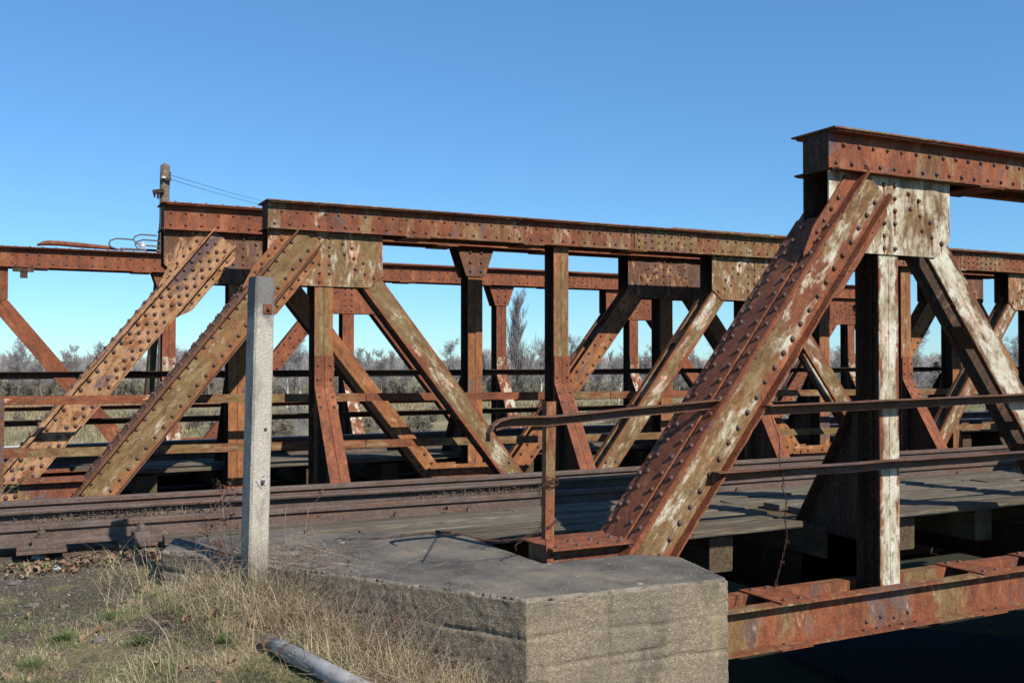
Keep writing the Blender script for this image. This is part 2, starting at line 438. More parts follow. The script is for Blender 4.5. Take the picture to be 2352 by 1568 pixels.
        while x < Lp - .5:
            for yy, o2 in ((.045, .0205), (.155, .0265), (.315, .0265), (.405, .0125)):
                rv(key, cv, (x + (.02 if yy in (.155, .315) else 0), yy, zc + o2 * zs), ax, .0175)
            x += .128
        x = .45
        pitch = .128
        while x < Lp - .04:
            if post_rows == 2:
                rv(key, wb, (x, .064, .105)); rv(key, wb, (x + .05, .064, -.072 - random.random() * .01), r_=.019)
            else:
                for zz, dx in ((.095, 0), (.03, .065), (-.04, 0), (-.10, .065)):
                    if zz == .03 and not (x > 2.6 or x < 1.0): continue
                    rv(key, wb, (x + dx, .064, zz), r_=.0215)
            x += pitch
        # splice plate laid over the gusset
        m = MB(); m.prism([(3.05, -.10), (3.35, -.245), (4.10, -.245), (4.16, -.20), (4.16, .20), (4.05, .245), (3.55, .245), (3.35, .20)], .077, .0885, 'y')
        sp = m.obj('splice_plate', A('web'), root, base, rot)
        for q in range(6):
            rv(key, sp, (3.55 + q * .11, .077, .20)); rv(key, sp, (3.42 + q * .12, .077, -.195))
        return wb
    end_post(u1 - (1.5 + 2.0) / math.tan(TH), 1)
    end_post(u1 + pan * (npan - 2) + 3.5 / math.tan(TH), -1)
    # bearing box at the foot
    m = MB(); bx = u1 - pan
    m.box(bx + .0, bx + .62, t0 + .02, t0 + .44, -1.150, -1.137)
    bp = part(m, 'bearing_cover_plate', A('plate'), (bx, t0, -1.14))
    for q in range(4):
        rv(key, bp, (.05 + q * .15, .06, .003), '+z', .017); rv(key, bp, (.07 + q * .15, .20, .003), '+z', .017)
    m = MB(); m.prism([(bx + .02, -1.95), (bx + .95, -1.95), (bx + .95, -1.45), (bx + .62, -1.151), (bx + .02, -1.151)], tn + .012, tn + .024)
    m.prism([(bx + .02, -1.95), (bx + .95, -1.95), (bx + .95, -1.45), (bx + .62, -1.151), (bx + .02, -1.151)], tf - .024, tf - .012)
    m.box(bx + .008, bx + .02, tn, tf, -1.95, -1.151)
    part(m, 'bearing_gusset', A('low'), (bx, t0, -1.6))
    # --- joints
    for j in range(npan - 1):
        jx = u1 + j * pan
        first, last = j == 0, j == npan - 2
        if j % 2 == 0:        # upper gussets
            l = -e0 if first else -.65; r_ = .60 if last else .65
            z0, z1 = .775, ZT - .286
            pl = [(jx + l, z1), (jx + l, z0 + (.20 if first else .13)), (jx + l + (.22 if first else .16), z0), (jx + r_ - (.22 if last else .16), z0),
                  (jx + r_, z0 + (.20 if last else .13)), (jx + r_, z1)]
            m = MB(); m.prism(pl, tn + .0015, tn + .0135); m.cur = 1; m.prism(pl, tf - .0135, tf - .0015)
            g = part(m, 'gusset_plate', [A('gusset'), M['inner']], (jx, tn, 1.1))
            V0 = Vector((jx, tn, 1.1))
            for q in range(6): 
                for dx in (-.055, .055): rv(key, g, Vector((jx + dx, tn + .001, 1.29 - q * .094)) - V0)
            for sg in ((1,) if first else (-1,) if last else (-1, 1)):
                for q in range(6):       # along the diagonal, offset rows
                    for e in (-.055, .0, .055):
                        px = sg * (.20 + q * .062 + e * .78); pz = 1.24 - q * .078 + e * .62 * 1
                        if pz < .83 or abs(px) > .6: continue
                        if (q + (e == 0)) % 2: rv(key, g, Vector((jx + px, tn + .001, pz)) - V0)
        elif trap:
            pl = [(jx - .26, ZT - .30), (jx + .26, ZT - .30), (jx + .13, .98), (jx - .13, .98)]
            m = MB(); m.prism(pl, tn + .0015, tn + .0135).prism(pl, tf - .0135, tf - .0015)
            g = part(m, 'gusset_plate', A('gusset'), (jx, tn, 1.2))
            for q in range(3):
                for dx in (-.075, .075): rv(key, g, (dx, .0015, .07 - q * .11 if q else .08), r_=.021)
        # vertical
        zt = ZT - .30
        m = MB()
        for a, b in ((tn + .0155, tn + .027), (tf - .027, tf - .0155)):
            m.cur = 1 if a > tn + .1 else 0
            m.box(jx - .10, jx - .0025, a, b, -1.96, zt).box(jx + .0025, jx + .10, a, b, -1.96, zt)
        m.cur = 1
        m.box(jx - .005, jx + .005, tn + .028, tf - .028, -1.96, zt)
        m.box(jx - .016, jx - .006, tn + .028, tn + .10, -1.96, zt).box(jx - .016, jx - .006, tf - .10, tf - .028, -1.96, zt)
        vt = part(m, 'vertical_post', [A('vert'), M['inner']], (jx, tn, -.3)); vt['label'] = 'vertical of ' + near_lab
        for q in range(14):
            if j < 3: rv(key, vt, (-.016, .065, -1.4 + q * .2), '-x', .015)
        # knee bracket on the inner side
        zk = -.30
        yi, dr = (tf, 1) if side > 0 else (tn, -1)
        m = MB()
        m.prism([(yi, zk), (yi, -1.95), (yi + dr * .70, -1.95), (yi + dr * .62, -1.30)], jx - .006, jx + .006, 'x')
        m.box(jx - .075, jx - .007, min(yi, yi + dr * .05), max(yi, yi + dr * .05), -1.3, zk - .1)
        part(m, 'knee_bracket', A('brace'), (jx, yi, -1.1))
        m = MB()
        e0, e1 = Vector((yi + dr * .004, zk)), Vector((yi + dr * .66, -1.36))
        if side < 0:
            d_ = (e1 - e0).normalized(); nn = Vector((-abs(d_.y), -0 + d_.x * (1))).normalized()
            nn = Vector((d_.y, -d_.x)); nn = -nn if nn.x > 0 else nn
            for a, b in ((-.105, -.0025), (.0025, .105)):
                m.prism([tuple(e0), tuple(e1), tuple(e1 + nn * .012), tuple(e0 + nn * .012)], jx + a, jx + b, 'x')
                m.box(jx + a, jx + b, yi - .012, yi - .001, zk + .002, zk + .34)
            m.box(jx - .11, jx + .11, e1.x - .10, e1.x + .05, -1.375, -1.362)
            kf = part(m, 'bracket_flange', A('flange'), (jx, yi, zk)); 
            for dx in (-.07, .07):
                for zz in (.09, .24): rv(key, kf, (dx, -.012, zz), r_=.017)
                for q in (.12, .24):
                    p = e0 + d_ * q + nn * .012; rv(key, kf, (dx, p.x - yi, p.y - zk), '-y', .017)
        else:
            d_ = (e1 - e0).normalized(); nn = Vector((abs(d_.y), d_.x))
            m.prism([tuple(e0), tuple(e1), tuple(e1 + nn * .012), tuple(e0 + nn * .012)], jx - .10, jx + .10, 'x')
            part(m, 'bracket_flange', M['floor'], (jx, yi, zk))
    # --- diagonals
    for j in range(0, npan - 1, 2):
        for sg in (1, -1):
            if (sg < 0 and j == 0) or (sg > 0 and j == npan - 2): continue
            jx = u1 + j * pan
            th = TH if sg < 0 else math.pi - TH
            # from the lower joint up to the upper joint
            base = Vector((jx + sg * 3.45 / math.tan(TH), t0, -1.95)); rot = Matrix.Rotation(-th, 3, 'Y')
            Ld = 3.45 / math.sin(TH) - .35
            comp = sg < 0
            m = MB(); hw = .115
            for a, b, c, d in ((.107, .118, .118, .150), (.322, .333, .290, .322)):
                m.cur = 1 if (a > .2 and key == 'b1' and side > 0) else 0
                if seam: m.box(.1, Ld, a, b, -hw, -.002).box(.1, Ld, a, b, .002, hw)
                else: m.box(.1, Ld, a, b, -hw, hw)
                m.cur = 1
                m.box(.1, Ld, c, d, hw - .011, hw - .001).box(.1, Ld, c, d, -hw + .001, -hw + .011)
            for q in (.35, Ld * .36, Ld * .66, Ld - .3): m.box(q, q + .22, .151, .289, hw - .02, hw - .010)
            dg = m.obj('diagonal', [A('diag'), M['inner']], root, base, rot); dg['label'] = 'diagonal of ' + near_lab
            if splice_low:
                q0, q1 = (.12, 1.15) if sg > 0 else (.12, Ld - .05)
                m = MB(); m.prism([(q0, -.125), (q1 - .1, -.125), (q1, -.06), (q1, .06), (q1 - .1, .125), (q0, .125)], .094, .1055)
                sp = m.obj('splice_plate', A('gusset') if False else A('diag'), root, base, rot)
                x = q0 + .08
                while x < q1 - .05:
                    rv(key, sp, (x, .094, .075), r_=.02); rv(key, sp, (x + .07, .094, -.075), r_=.02)
                    if sg > 0 and x < .7: rv(key, sp, (x + .035, .094, 0), r_=.02)
                    x += .15
            else:
                for q in range(3): rv(key, dg, (.75 + q * .09, .107, .06 if q % 2 else -.05), r_=.017)
    # --- lower gussets
    for j in range(-1, npan):
        if j % 2 == 0: continue
        jx = u1 + j * pan
        m = MB(); pl = [(jx - .68, ZB - .02), (jx - .66, gl - .05), (jx - .60, gl), (jx + .60, gl), (jx + .66, gl - .05), (jx + .68, ZB - .02)]
        m.prism(pl, tn + .0015, tn + .0135).prism(pl, tf - .0135, tf - .0015)
        if j not in (-1, npan - 1):
            g = part(m, 'gusset_plate', A('diag') if splice_low else A('low'), (jx, tn, -1.5))
            for dx in (-.5, -.36, -.07, .07, .36, .5): rv(key, g, (dx, .001, gl + 1.5 - .07), r_=.018)

def floor_of(root, key, ta, tb, u1, npan, rails, zst=-1.59, skew=-PAN):
    """cross girders and stringers between the two trusses"""
    for j in range(npan + 1):
        x = u1 - PAN + j * PAN
        m = MB()
        o = (x, ta, -1.6)
        a, b = ta + .36, tb + .08
        m.box(x - .006, x + .006, a + .02, b - .02, -1.95, -1.38)
        m.box(x - .11, x + .11, a + .05, b - .05, -1.962, -1.9505)
        m.box(x - .11, x + .11, a + .75, b - .75, -1.3795, -1.367)
        m.v = [(p[0] - o[0], p[1] - o[1], p[2] - o[2]) for p in m.v]
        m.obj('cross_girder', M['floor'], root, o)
    for r_ in rails:
        m = MB(); xa, xb = u1 - PAN - .5, u1 + PAN * (npan - 1) + .3
        m.box(xa, xb, r_ - .006, r_ + .006, -2.14, zst - .014); m.box(xa, xb, r_ - .11, r_ + .11, zst - .0135, zst); m.box(xa, xb, r_ - .11, r_ + .11, -2.153, -2.1405)
        m.v = [(p[0] - xa, p[1] - r_, p[2]) for p in m.v]
        m.obj('stringer', M['floor'], root, (xa, r_, 0))

def mset(p, **k):
    d = dict(chord=p + '_chord', gusset=p + '_gusset', vert=p + '_vert', diag=p + '_diag', web=p + '_web', cover=p + '_cover', low=p + '_low', plate='A_plate', brace='floor', flange='brace')
    d.update(k); return d
TA, TB, TC, TD = 5.14, 10.12, 11.20, 16.05
UA, UB, UC, UD = 5.79, 2.94, 2.258, -.73
bridge1 = empty('truss_bridge', (UA - PAN, TA, -2.0), 'nearer rusted riveted truss bridge with whitish and olive paint carrying the dark brown rails', 'railway bridge')
truss(bridge1, 'b1', TA, UA, mset('A', brace='floor'), +1, near_lab='nearest truss', gl=-1.50)
truss(bridge1, 'b1', TB, UB, mset('B', low='A_low'), -1, near_lab='second truss', gl=-1.45)
floor_of(bridge1, 'b1', TA, TB, UA, 8, (7.66, 8.98))
bridge2 = empty('truss_bridge', (UC - PAN, TC, -2.0), 'farther truss bridge in orange and dark red rust behind the nearer one', 'railway bridge')
OFF = Vector((0, 0, .066))
truss(bridge2, 'b2', TC, UC, mset('C', cover='C_web', low='C_vert'), +1, near_lab='third truss', e0=.80, trap=True, splice_low=True, seam=True, post_rows=3, gl=-1.37, rivets_top=True, stag=False, chord_gap=.17, pan=2.95)
OFF = Vector((0, 0, 0))
truss(bridge2, 'b2', TD, UD, mset('D', chord='D_steel', gusset='D_steel', vert='D_steel', diag='D_diag', web='D_diag', cover='D_steel', low='D_steel', flange='D_pale'), -1, near_lab='farthest truss', trap=True, splice_low=True, seam=True, gl=-1.25, rivets_top=True, stag=False, chord_gap=.18)
floor_of(bridge2, 'b2', TC, TD, UC, 8, (12.9, 14.35), )
def rust_streaks(root, mat):
    by = {}
    for k, par, p, ax, r_, mt in RIV:
        if par.name.startswith('gusset_plate') and ax == '-y' and par.parent is root: by.setdefault(par.name, (par, []))[1].append(p)
    for nm, (par, ps) in by.items():
        rj = random.Random(len(nm)); m = MB()
        for p in ps:
            if rj.random() < .2: continue
            L = rj.uniform(.03, .13); w_ = rj.uniform(.007, .014); x = p.x + rj.uniform(-.003, .003); n_ = 6; Lf = []; Rt = []
            for i in range(n_):
                q = i / (n_ - 1); ww = w_ * (1 - q ** 1.5) * rj.uniform(.55, 1.2) + .0006; xx = x + rj.uniform(-.003, .003); Lf.append((xx - ww, p.y - .0008, p.z - L * q)); Rt.append((xx + ww, p.y - .0008, p.z - L * q))
            m.add(Lf + Rt, [(i, i + 1, n_ + i + 1, n_ + i) for i in range(n_ - 1)])
            a0 = rj.uniform(0, 6); R_ = rj.uniform(.019, .027)      # ring of bare rust round the head
            m.add([(p.x + R_ * rj.uniform(.8, 1.15) * math.cos(a0 + k * .7854), p.y - .0011, p.z + R_ * rj.uniform(.8, 1.15) * math.sin(a0 + k * .7854)) for k in range(8)], [tuple(range(8))])
        me = bpy.data.meshes.new('rust_streaks'); me.from_pydata(m.v, [], m.f); me.materials.append(mat); me.update()
        o = bpy.data.objects.new('rust_streaks', me); COL.objects.link(o); o.parent = par; o['kind'] = 'stuff'
rust_streaks(bridge1, M['A_cover'])
flush_rivets({'b1': bridge1, 'b2': bridge2})
#==MARK1==

# ---------------------------------------------------------------- ground, abutments, valley
def fbm(x, y, sc_, seed=0, oct_=4):
    """cheap smooth value noise on arrays"""
    out = np.zeros_like(x, dtype=float); amp = 1; tot = 0
    for o in range(oct_):
        r_ = np.random.default_rng(seed + o * 101); T = r_.random((64, 64))
        X = x * sc_ * 2 ** o; Y = y * sc_ * 2 ** o
        xi = np.floor(X).astype(int); yi = np.floor(Y).astype(int); fx = X - xi; fy = Y - yi
        fx = fx * fx * (3 - 2 * fx); fy = fy * fy * (3 - 2 * fy)
        a = T[xi % 64, yi % 64]; b = T[(xi + 1) % 64, yi % 64]; c = T[xi % 64, (yi + 1) % 64]; d = T[(xi + 1) % 64, (yi + 1) % 64]
        out += amp * ((a * (1 - fx) + b * fx) * (1 - fy) + (c * (1 - fx) + d * fx) * fy); tot += amp; amp *= .5
    return out / tot
FLOOR = -6.0
def skew(t): return 2.75 - .58 * (np.clip(t, 5.2, 17.5) - 5.2)
def ground_h(x, y, rough=True):
    x = np.asarray(x, float); y = np.asarray(y, float)
    top = -1.40 - .045 * np.clip(7.6 - y, 0, 9) - .42 * np.clip(x - 1.62, 0, 1.0) ** 1.0 * (y < 6.6)
    top = top - np.clip(y - 17.8, 0, 99) * .5
    top = top + .17 * np.exp(-((x - 1.12) ** 2 + (y - 5.62) ** 2) / (2 * .36 ** 2))
    bank = -.62 * np.clip(x - 2.5, 0, 99) * (y < 5.2)
    h = top + bank
    h = np.where((y >= 5.2) & (x > skew(y)), FLOOR, h)
    h = np.where((y < 5.2), h, h)
    h = np.maximum(h, FLOOR)
    if rough:
        d = np.sqrt(x * x + y * y)
        h = h + (fbm(x, y, 1.1, 5) - .5) * .07 + (fbm(x, y, 6, 9) - .5) * .028 * (d < 20)
        h = h + (fbm(x, y, .02, 3) - .5) * .8 * np.clip((d - 60) / 60, 0, 1)
    return h
def grid_mesh(xs, ys, hf, name, mat):
    X, Y = np.meshgrid(xs, ys, indexing='ij'); Z = hf(X, Y)
    V = np.stack([X, Y, Z], -1).reshape(-1, 3); nx, ny = X.shape
    i = np.arange(nx - 1)[:, None] * ny + np.arange(ny - 1)[None, :]
    Fc = np.stack([i, i + ny, i + ny + 1, i + 1], -1).reshape(-1, 4)
    me = bpy.data.meshes.new(name); me.vertices.add(len(V)); me.vertices.foreach_set('co', V.ravel())
    me.loops.add(Fc.size); me.loops.foreach_set('vertex_index', Fc.ravel().astype(np.int32))
    me.polygons.add(len(Fc)); me.polygons.foreach_set('loop_start', np.arange(0, Fc.size, 4, dtype=np.int32))
    me.polygons.foreach_set('use_smooth', [True] * len(Fc)); me.update(); me.validate(); me.materials.append(mat)
    return link(bpy.data.objects.new(name, me), None, (0, 0, 0), None)
def spaced(a, b, core0, core1, fine, growth=1.12):
    c = list(np.arange(core0, core1, fine)); s_ = fine; x = c[-1]
    while x < b: s_ *= growth; x += s_; c.append(x)
    s_ = fine; x = core0; L = []
    while x > a: s_ *= growth; x -= s_; L.append(x)
    return np.array(L[::-1] + c)
n = N('ground_soil_and_meadow')
gp = n.world((1, 1, 1)); sx, sy, sz = n.sep(gp)
near = n.noise(gp, 3.0, 6, .65); fine = n.noise(gp, 45, 5, .7); big = n.noise(gp, .05, 5, .6)
soil = n.ramp(fine, [(.32, (.05, .038, .030)), (.5, (.11, .085, .065)), (.66, (.19, .155, .12))])
thatch = n.ramp(fine, [(.35, (.11, .085, .045)), (.6, (.24, .19, .105))])
strip = n.math('MULTIPLY', n.step(sy, 5.75, 6.3), n.step(sx, 1.2, .5))
ncol = n.mix(n.step(n.math('SUBTRACT', near, n.math('MULTIPLY', strip, .16)), .40, .56), soil, thatch)
stretch = n.noise(n.world((.012, .05, 1)), 1.0, 5, .6)
fcol = n.ramp(n.math('ADD', n.math('MULTIPLY', stretch, .75), n.math('MULTIPLY', n.noise(gp, 1.2, 4, .7), .25)),
              [(.36, (.11, .115, .05)), (.46, (.19, .165, .09)), (.56, (.30, .25, .16)), (.66, (.15, .15, .07))])
far = n.step(n.math('ADD', sz, n.math('MULTIPLY', near, .3)), -4.0, -5.2)
isfar = n.math('SUBTRACT', 1.0, n.step(sz, -5.0, -3.0))
n.bump(fine, .8, .02)
under = n.math('MULTIPLY', n.math('MULTIPLY', n.step(sy, 34, 27), n.step(sx, 1.5, 3.0)), n.step(sx, 60, 40))  # shade below the bridges, painted into the ground colour
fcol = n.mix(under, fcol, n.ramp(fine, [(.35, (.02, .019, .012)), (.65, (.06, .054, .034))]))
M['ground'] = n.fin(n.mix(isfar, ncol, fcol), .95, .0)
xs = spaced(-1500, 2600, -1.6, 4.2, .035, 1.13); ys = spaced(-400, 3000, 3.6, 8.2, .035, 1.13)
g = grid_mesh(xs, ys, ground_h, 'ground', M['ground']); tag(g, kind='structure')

# concrete: pebbly sides with board joints, dark lichen-spotted top
def concrete(name, top=(.135, .121, .104), side=(.220, .175, .122), spots=True, soot=.0, joints=True):
    n = N(name); p = n.world((1, 1, 1)); x, y, z = n.sep(p)
    g_ = n.t.nodes.new('ShaderNodeNewGeometry'); nz = n.sep(g_.outputs['Normal'])[2]
    cell = n.voro(p, 120, out='Color'); cd = n.voro(p, 120)
    cr = n.sep(cell)[0]
    peb = n.ramp(cr, [(0, tuple(c * .68 for c in side)), (.5, side), (.9, tuple(c * 1.18 for c in side)), (1, (.33, .28, .21))])
    f1 = n.noise(p, 120, 4, .7); f2 = n.noise(p, 2.2, 6, .65); f3 = n.noise(p, 9, 6, .7)
    sidec = n.mix(n.math('MULTIPLY', n.step(f2, .42, .62), .45), peb, (.12, .10, .08))
    sidec = n.mix(n.math('MULTIPLY', n.step(n.noise(n.world((3, 3, .6)), 1.6, 5, .6), .58, .66), .35), sidec, (.30, .27, .13))
    tc = n.ramp(n.math('ADD', n.math('MULTIPLY', f2, .6), n.math('MULTIPLY', f1, .4)),
                [(.38, tuple(c * .5 for c in top)), (.5, top), (.62, (.22, .178, .128))])
    col = n.mix(n.step(nz, .45, .8), sidec, tc)
    wear = n.math('MULTIPLY', n.step(n.math('ABSOLUTE', n.math('SUBTRACT', nz, .72)), .26, .12), n.math('MULTIPLY', n.step(f3, .42, .58), .75))
    col = n.mix(wear, col, (.25, .21, .165))
    if spots:
        vs = n.voro(n.world((1, 1, 1)), 5.0); sp = n.math('ADD', vs, n.math('MULTIPLY', f3, .22))
        lich = n.math('MULTIPLY', n.math('SUBTRACT', 1.0, n.step(sp, .20, .215)), n.step(nz, .5, .8))
        col = n.mix(n.math('MULTIPLY', lich, n.step(n.noise(p, 3.1, 3, .5), .40, .46)), col, (.40, .42, .34))
        sp2 = n.math('ADD', n.voro(n.world((1, 1, 1)), 23.0), n.math('MULTIPLY', f3, .5))
        col = n.mix(n.math('MULTIPLY', n.math('SUBTRACT', 1.0, n.step(sp2, .33, .345)), n.step(nz, .5, .8)), col, (.36, .37, .30))
    st = n.math('MULTIPLY', n.step(n.noise(n.world((1.2, 1.2, .45)), 3.4, 6, .7, .6), .52, .64), .5)
    col = n.mix(st, col, (.075, .064, .052))
    n.bump(n.math('SUBTRACT', n.math('MULTIPLY', f1, .8), n.math('MULTIPLY', cd, 1.0)), .7, .004)
    return n.fin(col, .95, .03)
M['concrete'] = concrete('pebbly_weathered_concrete')
def remesh_block(name, poly, z0, z1, mat, vox=.016, joints=(), amp=.0062, label=None, cat=None, kind=None, dirs=None):
    bm = bmesh.new(); vs = [bm.verts.new((x, y, z1)) for x, y in poly]; f = bm.faces.new(vs)
    r_ = bmesh.ops.extrude_face_region(bm, geom=[f]); bmesh.ops.translate(bm, vec=(0, 0, z0 - z1), verts=[v for v in r_['geom'] if isinstance(v, bmesh.types.BMVert)])
    bmesh.ops.recalc_face_normals(bm, faces=bm.faces)
    me = bpy.data.meshes.new(name + '_base'); bm.to_mesh(me); bm.free()
    tmp = bpy.data.objects.new(name + '_base', me); COL.objects.link(tmp)
    m_ = tmp.modifiers.new('remesh', 'REMESH'); m_.mode = 'VOXEL'; m_.voxel_size = vox
    s_ = tmp.modifiers.new('smooth', 'SMOOTH'); s_.iterations = 1; s_.factor = .5
    dg = bpy.context.evaluated_depsgraph_get(); ev = tmp.evaluated_get(dg); nm = bpy.data.meshes.new_from_object(ev)
    bpy.data.objects.remove(tmp)
    nv = len(nm.vertices); co = np.empty(nv * 3); nm.vertices.foreach_get('co', co); co = co.reshape(-1, 3)
    no = np.empty(nv * 3); nm.vertices.foreach_get('normal', no); no = no.reshape(-1, 3)
    side = np.clip(1 - np.abs(no[:, 2]) * 1.6, 0, 1)
    edge = np.clip((np.abs(no[:, 2]) > .25) & (np.abs(no[:, 2]) < .93), 0, 1)
    u = np.where(np.abs(no[:, 0]) > .45, co[:, 1] * .83 - co[:, 0] * .56, co[:, 0] + .1 * co[:, 1])
    nz_ = mnoise.noise
    n1 = np.array([nz_(Vector(c) * 11) for c in co.tolist()]); n2 = np.array([nz_(Vector(c) * 38) for c in co.tolist()])
    d = n1 * amp * .55 * (side + .3) + n2 * amp * .50 * (side + .35)
    d -= edge * (np.clip(n1 + .2, 0, 1) * .050 + np.abs(n2) * .012)
    for k, jz in enumerate(joints):
        wob = (fbm(u, u * 0 + k, 3.0, 40 + k, 4) - .5) * .05
        gd = np.abs(co[:, 2] - (jz + wob)); keep = fbm(u, u * 0 + 3 * k, 1.3, 70 + k, 2)
        d -= side * np.exp(-(gd / .0075) ** 2) * .014 * np.clip((keep - .34) * 5, .0, 1)
        d += side * (co[:, 2] < jz) * .0018 * (1 if k % 2 else -1)
    co += no * d[:, None]
    nm.vertices.foreach_set('co', co.ravel()); nm.polygons.foreach_set('use_smooth', [True] * len(nm.polygons))
    nm.materials.clear(); nm.materials.append(mat); nm.name = name; nm.update()
    o = bpy.data.objects.new(name, nm); link(o, None, (0, 0, 0), None)
    return tag(o, label, cat, kind=kind)
ZBL = -1.20
blk = [(2.30, 4.38), (3.51, 4.30), (3.64, 4.92), (3.42, 5.11), (2.80, 5.12), (2.76, 6.25), (1.64, 6.86), (.97, 6.95), (.84, 6.55)]
remesh_block('concrete_block', blk, -2.9, ZBL, M['concrete'], .0115, joints=(-1.315, -1.40, -1.53, -1.60, -1.78, -1.95),
             label='weathered pebbly concrete abutment block with lichen-spotted top in the foreground', cat='concrete block')
def abut():
    n_ = MB()
    pts = [(skew(t), t) for t in (5.25, 17.5)]
    (xa, ta), (xb, tb) = pts
    n_.prism([(xa - .55, ta), (xa + .9, ta), (xb + .9, tb), (xb - .55, tb)], -6.6, -2.0, 'z')
    n_.prism([(xa - .56, ta), (xa - .22, ta), (xb - .22, tb), (xb - .56, tb)], -2.0, -1.36, 'z')
    o = n_.obj('abutment', M['concrete']); bevel(o, .03, 2)
    tag(o, 'dark concrete abutment under the ends of both bridges', 'abutment')
    n_ = MB(); n_.prism([(2.3, 4.42), (3.50, 4.34), (3.60, 5.2), (2.0, 5.2)], -6.6, -2.85, 'z')
    o = n_.obj('wing_wall', M['concrete']); tag(o, 'concrete wing wall carrying the foreground block', 'retaining wall')
abut()
def bricks():
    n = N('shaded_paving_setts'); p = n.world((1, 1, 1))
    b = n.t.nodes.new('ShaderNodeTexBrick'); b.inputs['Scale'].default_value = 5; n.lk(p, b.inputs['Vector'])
    b.inputs['Color1'].default_value = (.035, .034, .034, 1); b.inputs['Color2'].default_value = (.024, .024, .025, 1); b.inputs['Mortar'].default_value = (.006, .006, .006, 1)  # bridge shade is put into these near-black sett colours
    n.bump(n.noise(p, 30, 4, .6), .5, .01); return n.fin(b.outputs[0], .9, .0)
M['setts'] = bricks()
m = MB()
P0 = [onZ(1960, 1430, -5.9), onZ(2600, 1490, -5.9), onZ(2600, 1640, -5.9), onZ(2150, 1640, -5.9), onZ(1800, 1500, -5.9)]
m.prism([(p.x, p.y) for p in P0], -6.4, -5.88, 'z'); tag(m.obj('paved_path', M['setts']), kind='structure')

# ---------------------------------------------------------------- rails
HEADP = [(-.0335, -.008), (-.030, 0), (.030, 0), (.0335, -.008), (.0335, -.040), (.008, -.052), (.007, -.120), (.0625, -.139), (.0625, -.149), (-.0625, -.149), (-.0625, -.139), (-.007, -.120), (-.008, -.052), (-.0335, -.040)]
def sweep(name, prof, path, mat, parent=None, origin=(0, 0, 0), matfn=None):
    """profile (across, up) swept along a path of (x, t, z)"""
    vs = []; fs = []; mi = []; n = len(prof)
    for (x, t, z) in path: vs += [(x - origin[0], t + a - origin[1], z + b - origin[2]) for a, b in prof]
    for i in range(len(path) - 1):
        for k in range(n):
            fs.append((i * n + k, i * n + (k + 1) % n, (i + 1) * n + (k + 1) % n, (i + 1) * n + k)); mi.append(matfn(k) if matfn else 0)
    fs += [tuple(range(n)), tuple((len(path) - 1) * n + k for k in range(n - 1, -1, -1))]; mi += [0, 0]
    mb = MB(); mb.v = vs; mb.f = fs; mb.mi = mi
    return mb.obj(name, mat, parent, origin)
def tr(x): return 7.585 + .19 * math.exp(-max(x, -3) / 4)
xs_r = [-4 + i * .5 for i in range(70)]
def rail_thing(off, lab, zt=-1.17, base_t=None, mats=None, polished=False, pad=True):
    tf_ = (lambda x: tr(x) + off) if base_t is None else (lambda x: base_t)
    r0 = empty('rail', (0, tf_(0), zt), lab, 'rail', 'rails of the two tracks')
    sweep('rail_profile', HEADP, [(x, tf_(x), zt + .002 * math.sin(x)) for x in xs_r], [mats or M['rail'], M['shiny']], r0, (0, tf_(0), zt),
          (lambda k: 1 if k in (0, 1, 2) else 0) if polished else None)
    return r0, tf_
railA, fA = rail_thing(0.035, 'dark brown rail nearest the viewer with lichen on its foot')
railB, fB = rail_thing(1.38, 'second rail of the nearer track, behind the angle iron guard')
rail_thing(0, 'polished near rail of the farther track', base_t=12.95, zt=-1.15, polished=True)
rail_thing(0, 'polished rail of the farther track beside the farthest truss', base_t=14.42, zt=-1.13, polished=True)
GP = [(-.055, 0), (-.06, -.012), (-.055, -.026), (.0, -.028), (.0, -.22), (.016, -.22), (.016, 0)]
go = sweep('guard_rail', GP, [(x, tr(x) + .19, -1.088 + .004 * math.sin(x * 1.3)) for x in xs_r], M['rail'], None, (0, 0, 0))
tag(go, 'rusty angle iron guard running just inside the nearest rail', 'guard rail')
# moss and rust flakes lodged in the groove
def tufts_mesh(pts, seed=1): pass
n = N('dry_moss'); v = n.world(); c = n.noise(v, 60, 4, .6); n.bump(c, .9, .01)
M['moss'] = n.fin(n.ramp(c, [(.35, (.07, .045, .035)), (.55, (.14, .10, .075)), (.7, (.19, .16, .11))]), .95, .1)
def crumbs(name, n_, fn, mat, size, seed=3, flat=.6):
    r_ = np.random.default_rng(seed); V = []; Fc = []
    oct_ = np.array([(1, 0, 0), (0, 1, 0), (-1, 0, 0), (0, -1, 0), (0, 0, 1), (0, 0, -.6)]); fo = [(0, 1, 4), (1, 2, 4), (2, 3, 4), (3, 0, 4), (1, 0, 5), (2, 1, 5), (3, 2, 5), (0, 3, 5)]
    for i in range(n_):
        p = fn(r_); s_ = size * r_.uniform(.5, 1.6); a = r_.uniform(0, 6.3); ca, sa = math.cos(a), math.sin(a)
        q = oct_ * r_.uniform(.5, 1.2, (6, 3)) * s_; q[:, 2] *= flat
        q = np.stack([q[:, 0] * ca - q[:, 1] * sa, q[:, 0] * sa + q[:, 1] * ca, q[:, 2]], 1) + np.array(p)
        Fc += [tuple(k + len(V) * 6 for k in f) for f in fo]; V.append(q)
    mb = MB(); mb.v = np.concatenate(V).tolist(); mb.f = Fc; mb.mi = [0] * len(Fc)
    return mb.obj(name, mat, fix=False)
def groove(r_):
    x = r_.uniform(-1.6, 9); k = r_.random() ** 2
    return (x, tr(x) + .085 + r_.random() * .10, -1.20 + .05 * k + .03 * math.sin(x * 2.1))
tag(crumbs('moss_strip', 9000, groove, M['moss'], .0058), 'dry moss and rust flakes lodged behind the nearest rail', 'moss', kind='stuff')
M['chair'] = steel('red_brown_chair', 'dull', purple=.1, tan=.06, axis='i')
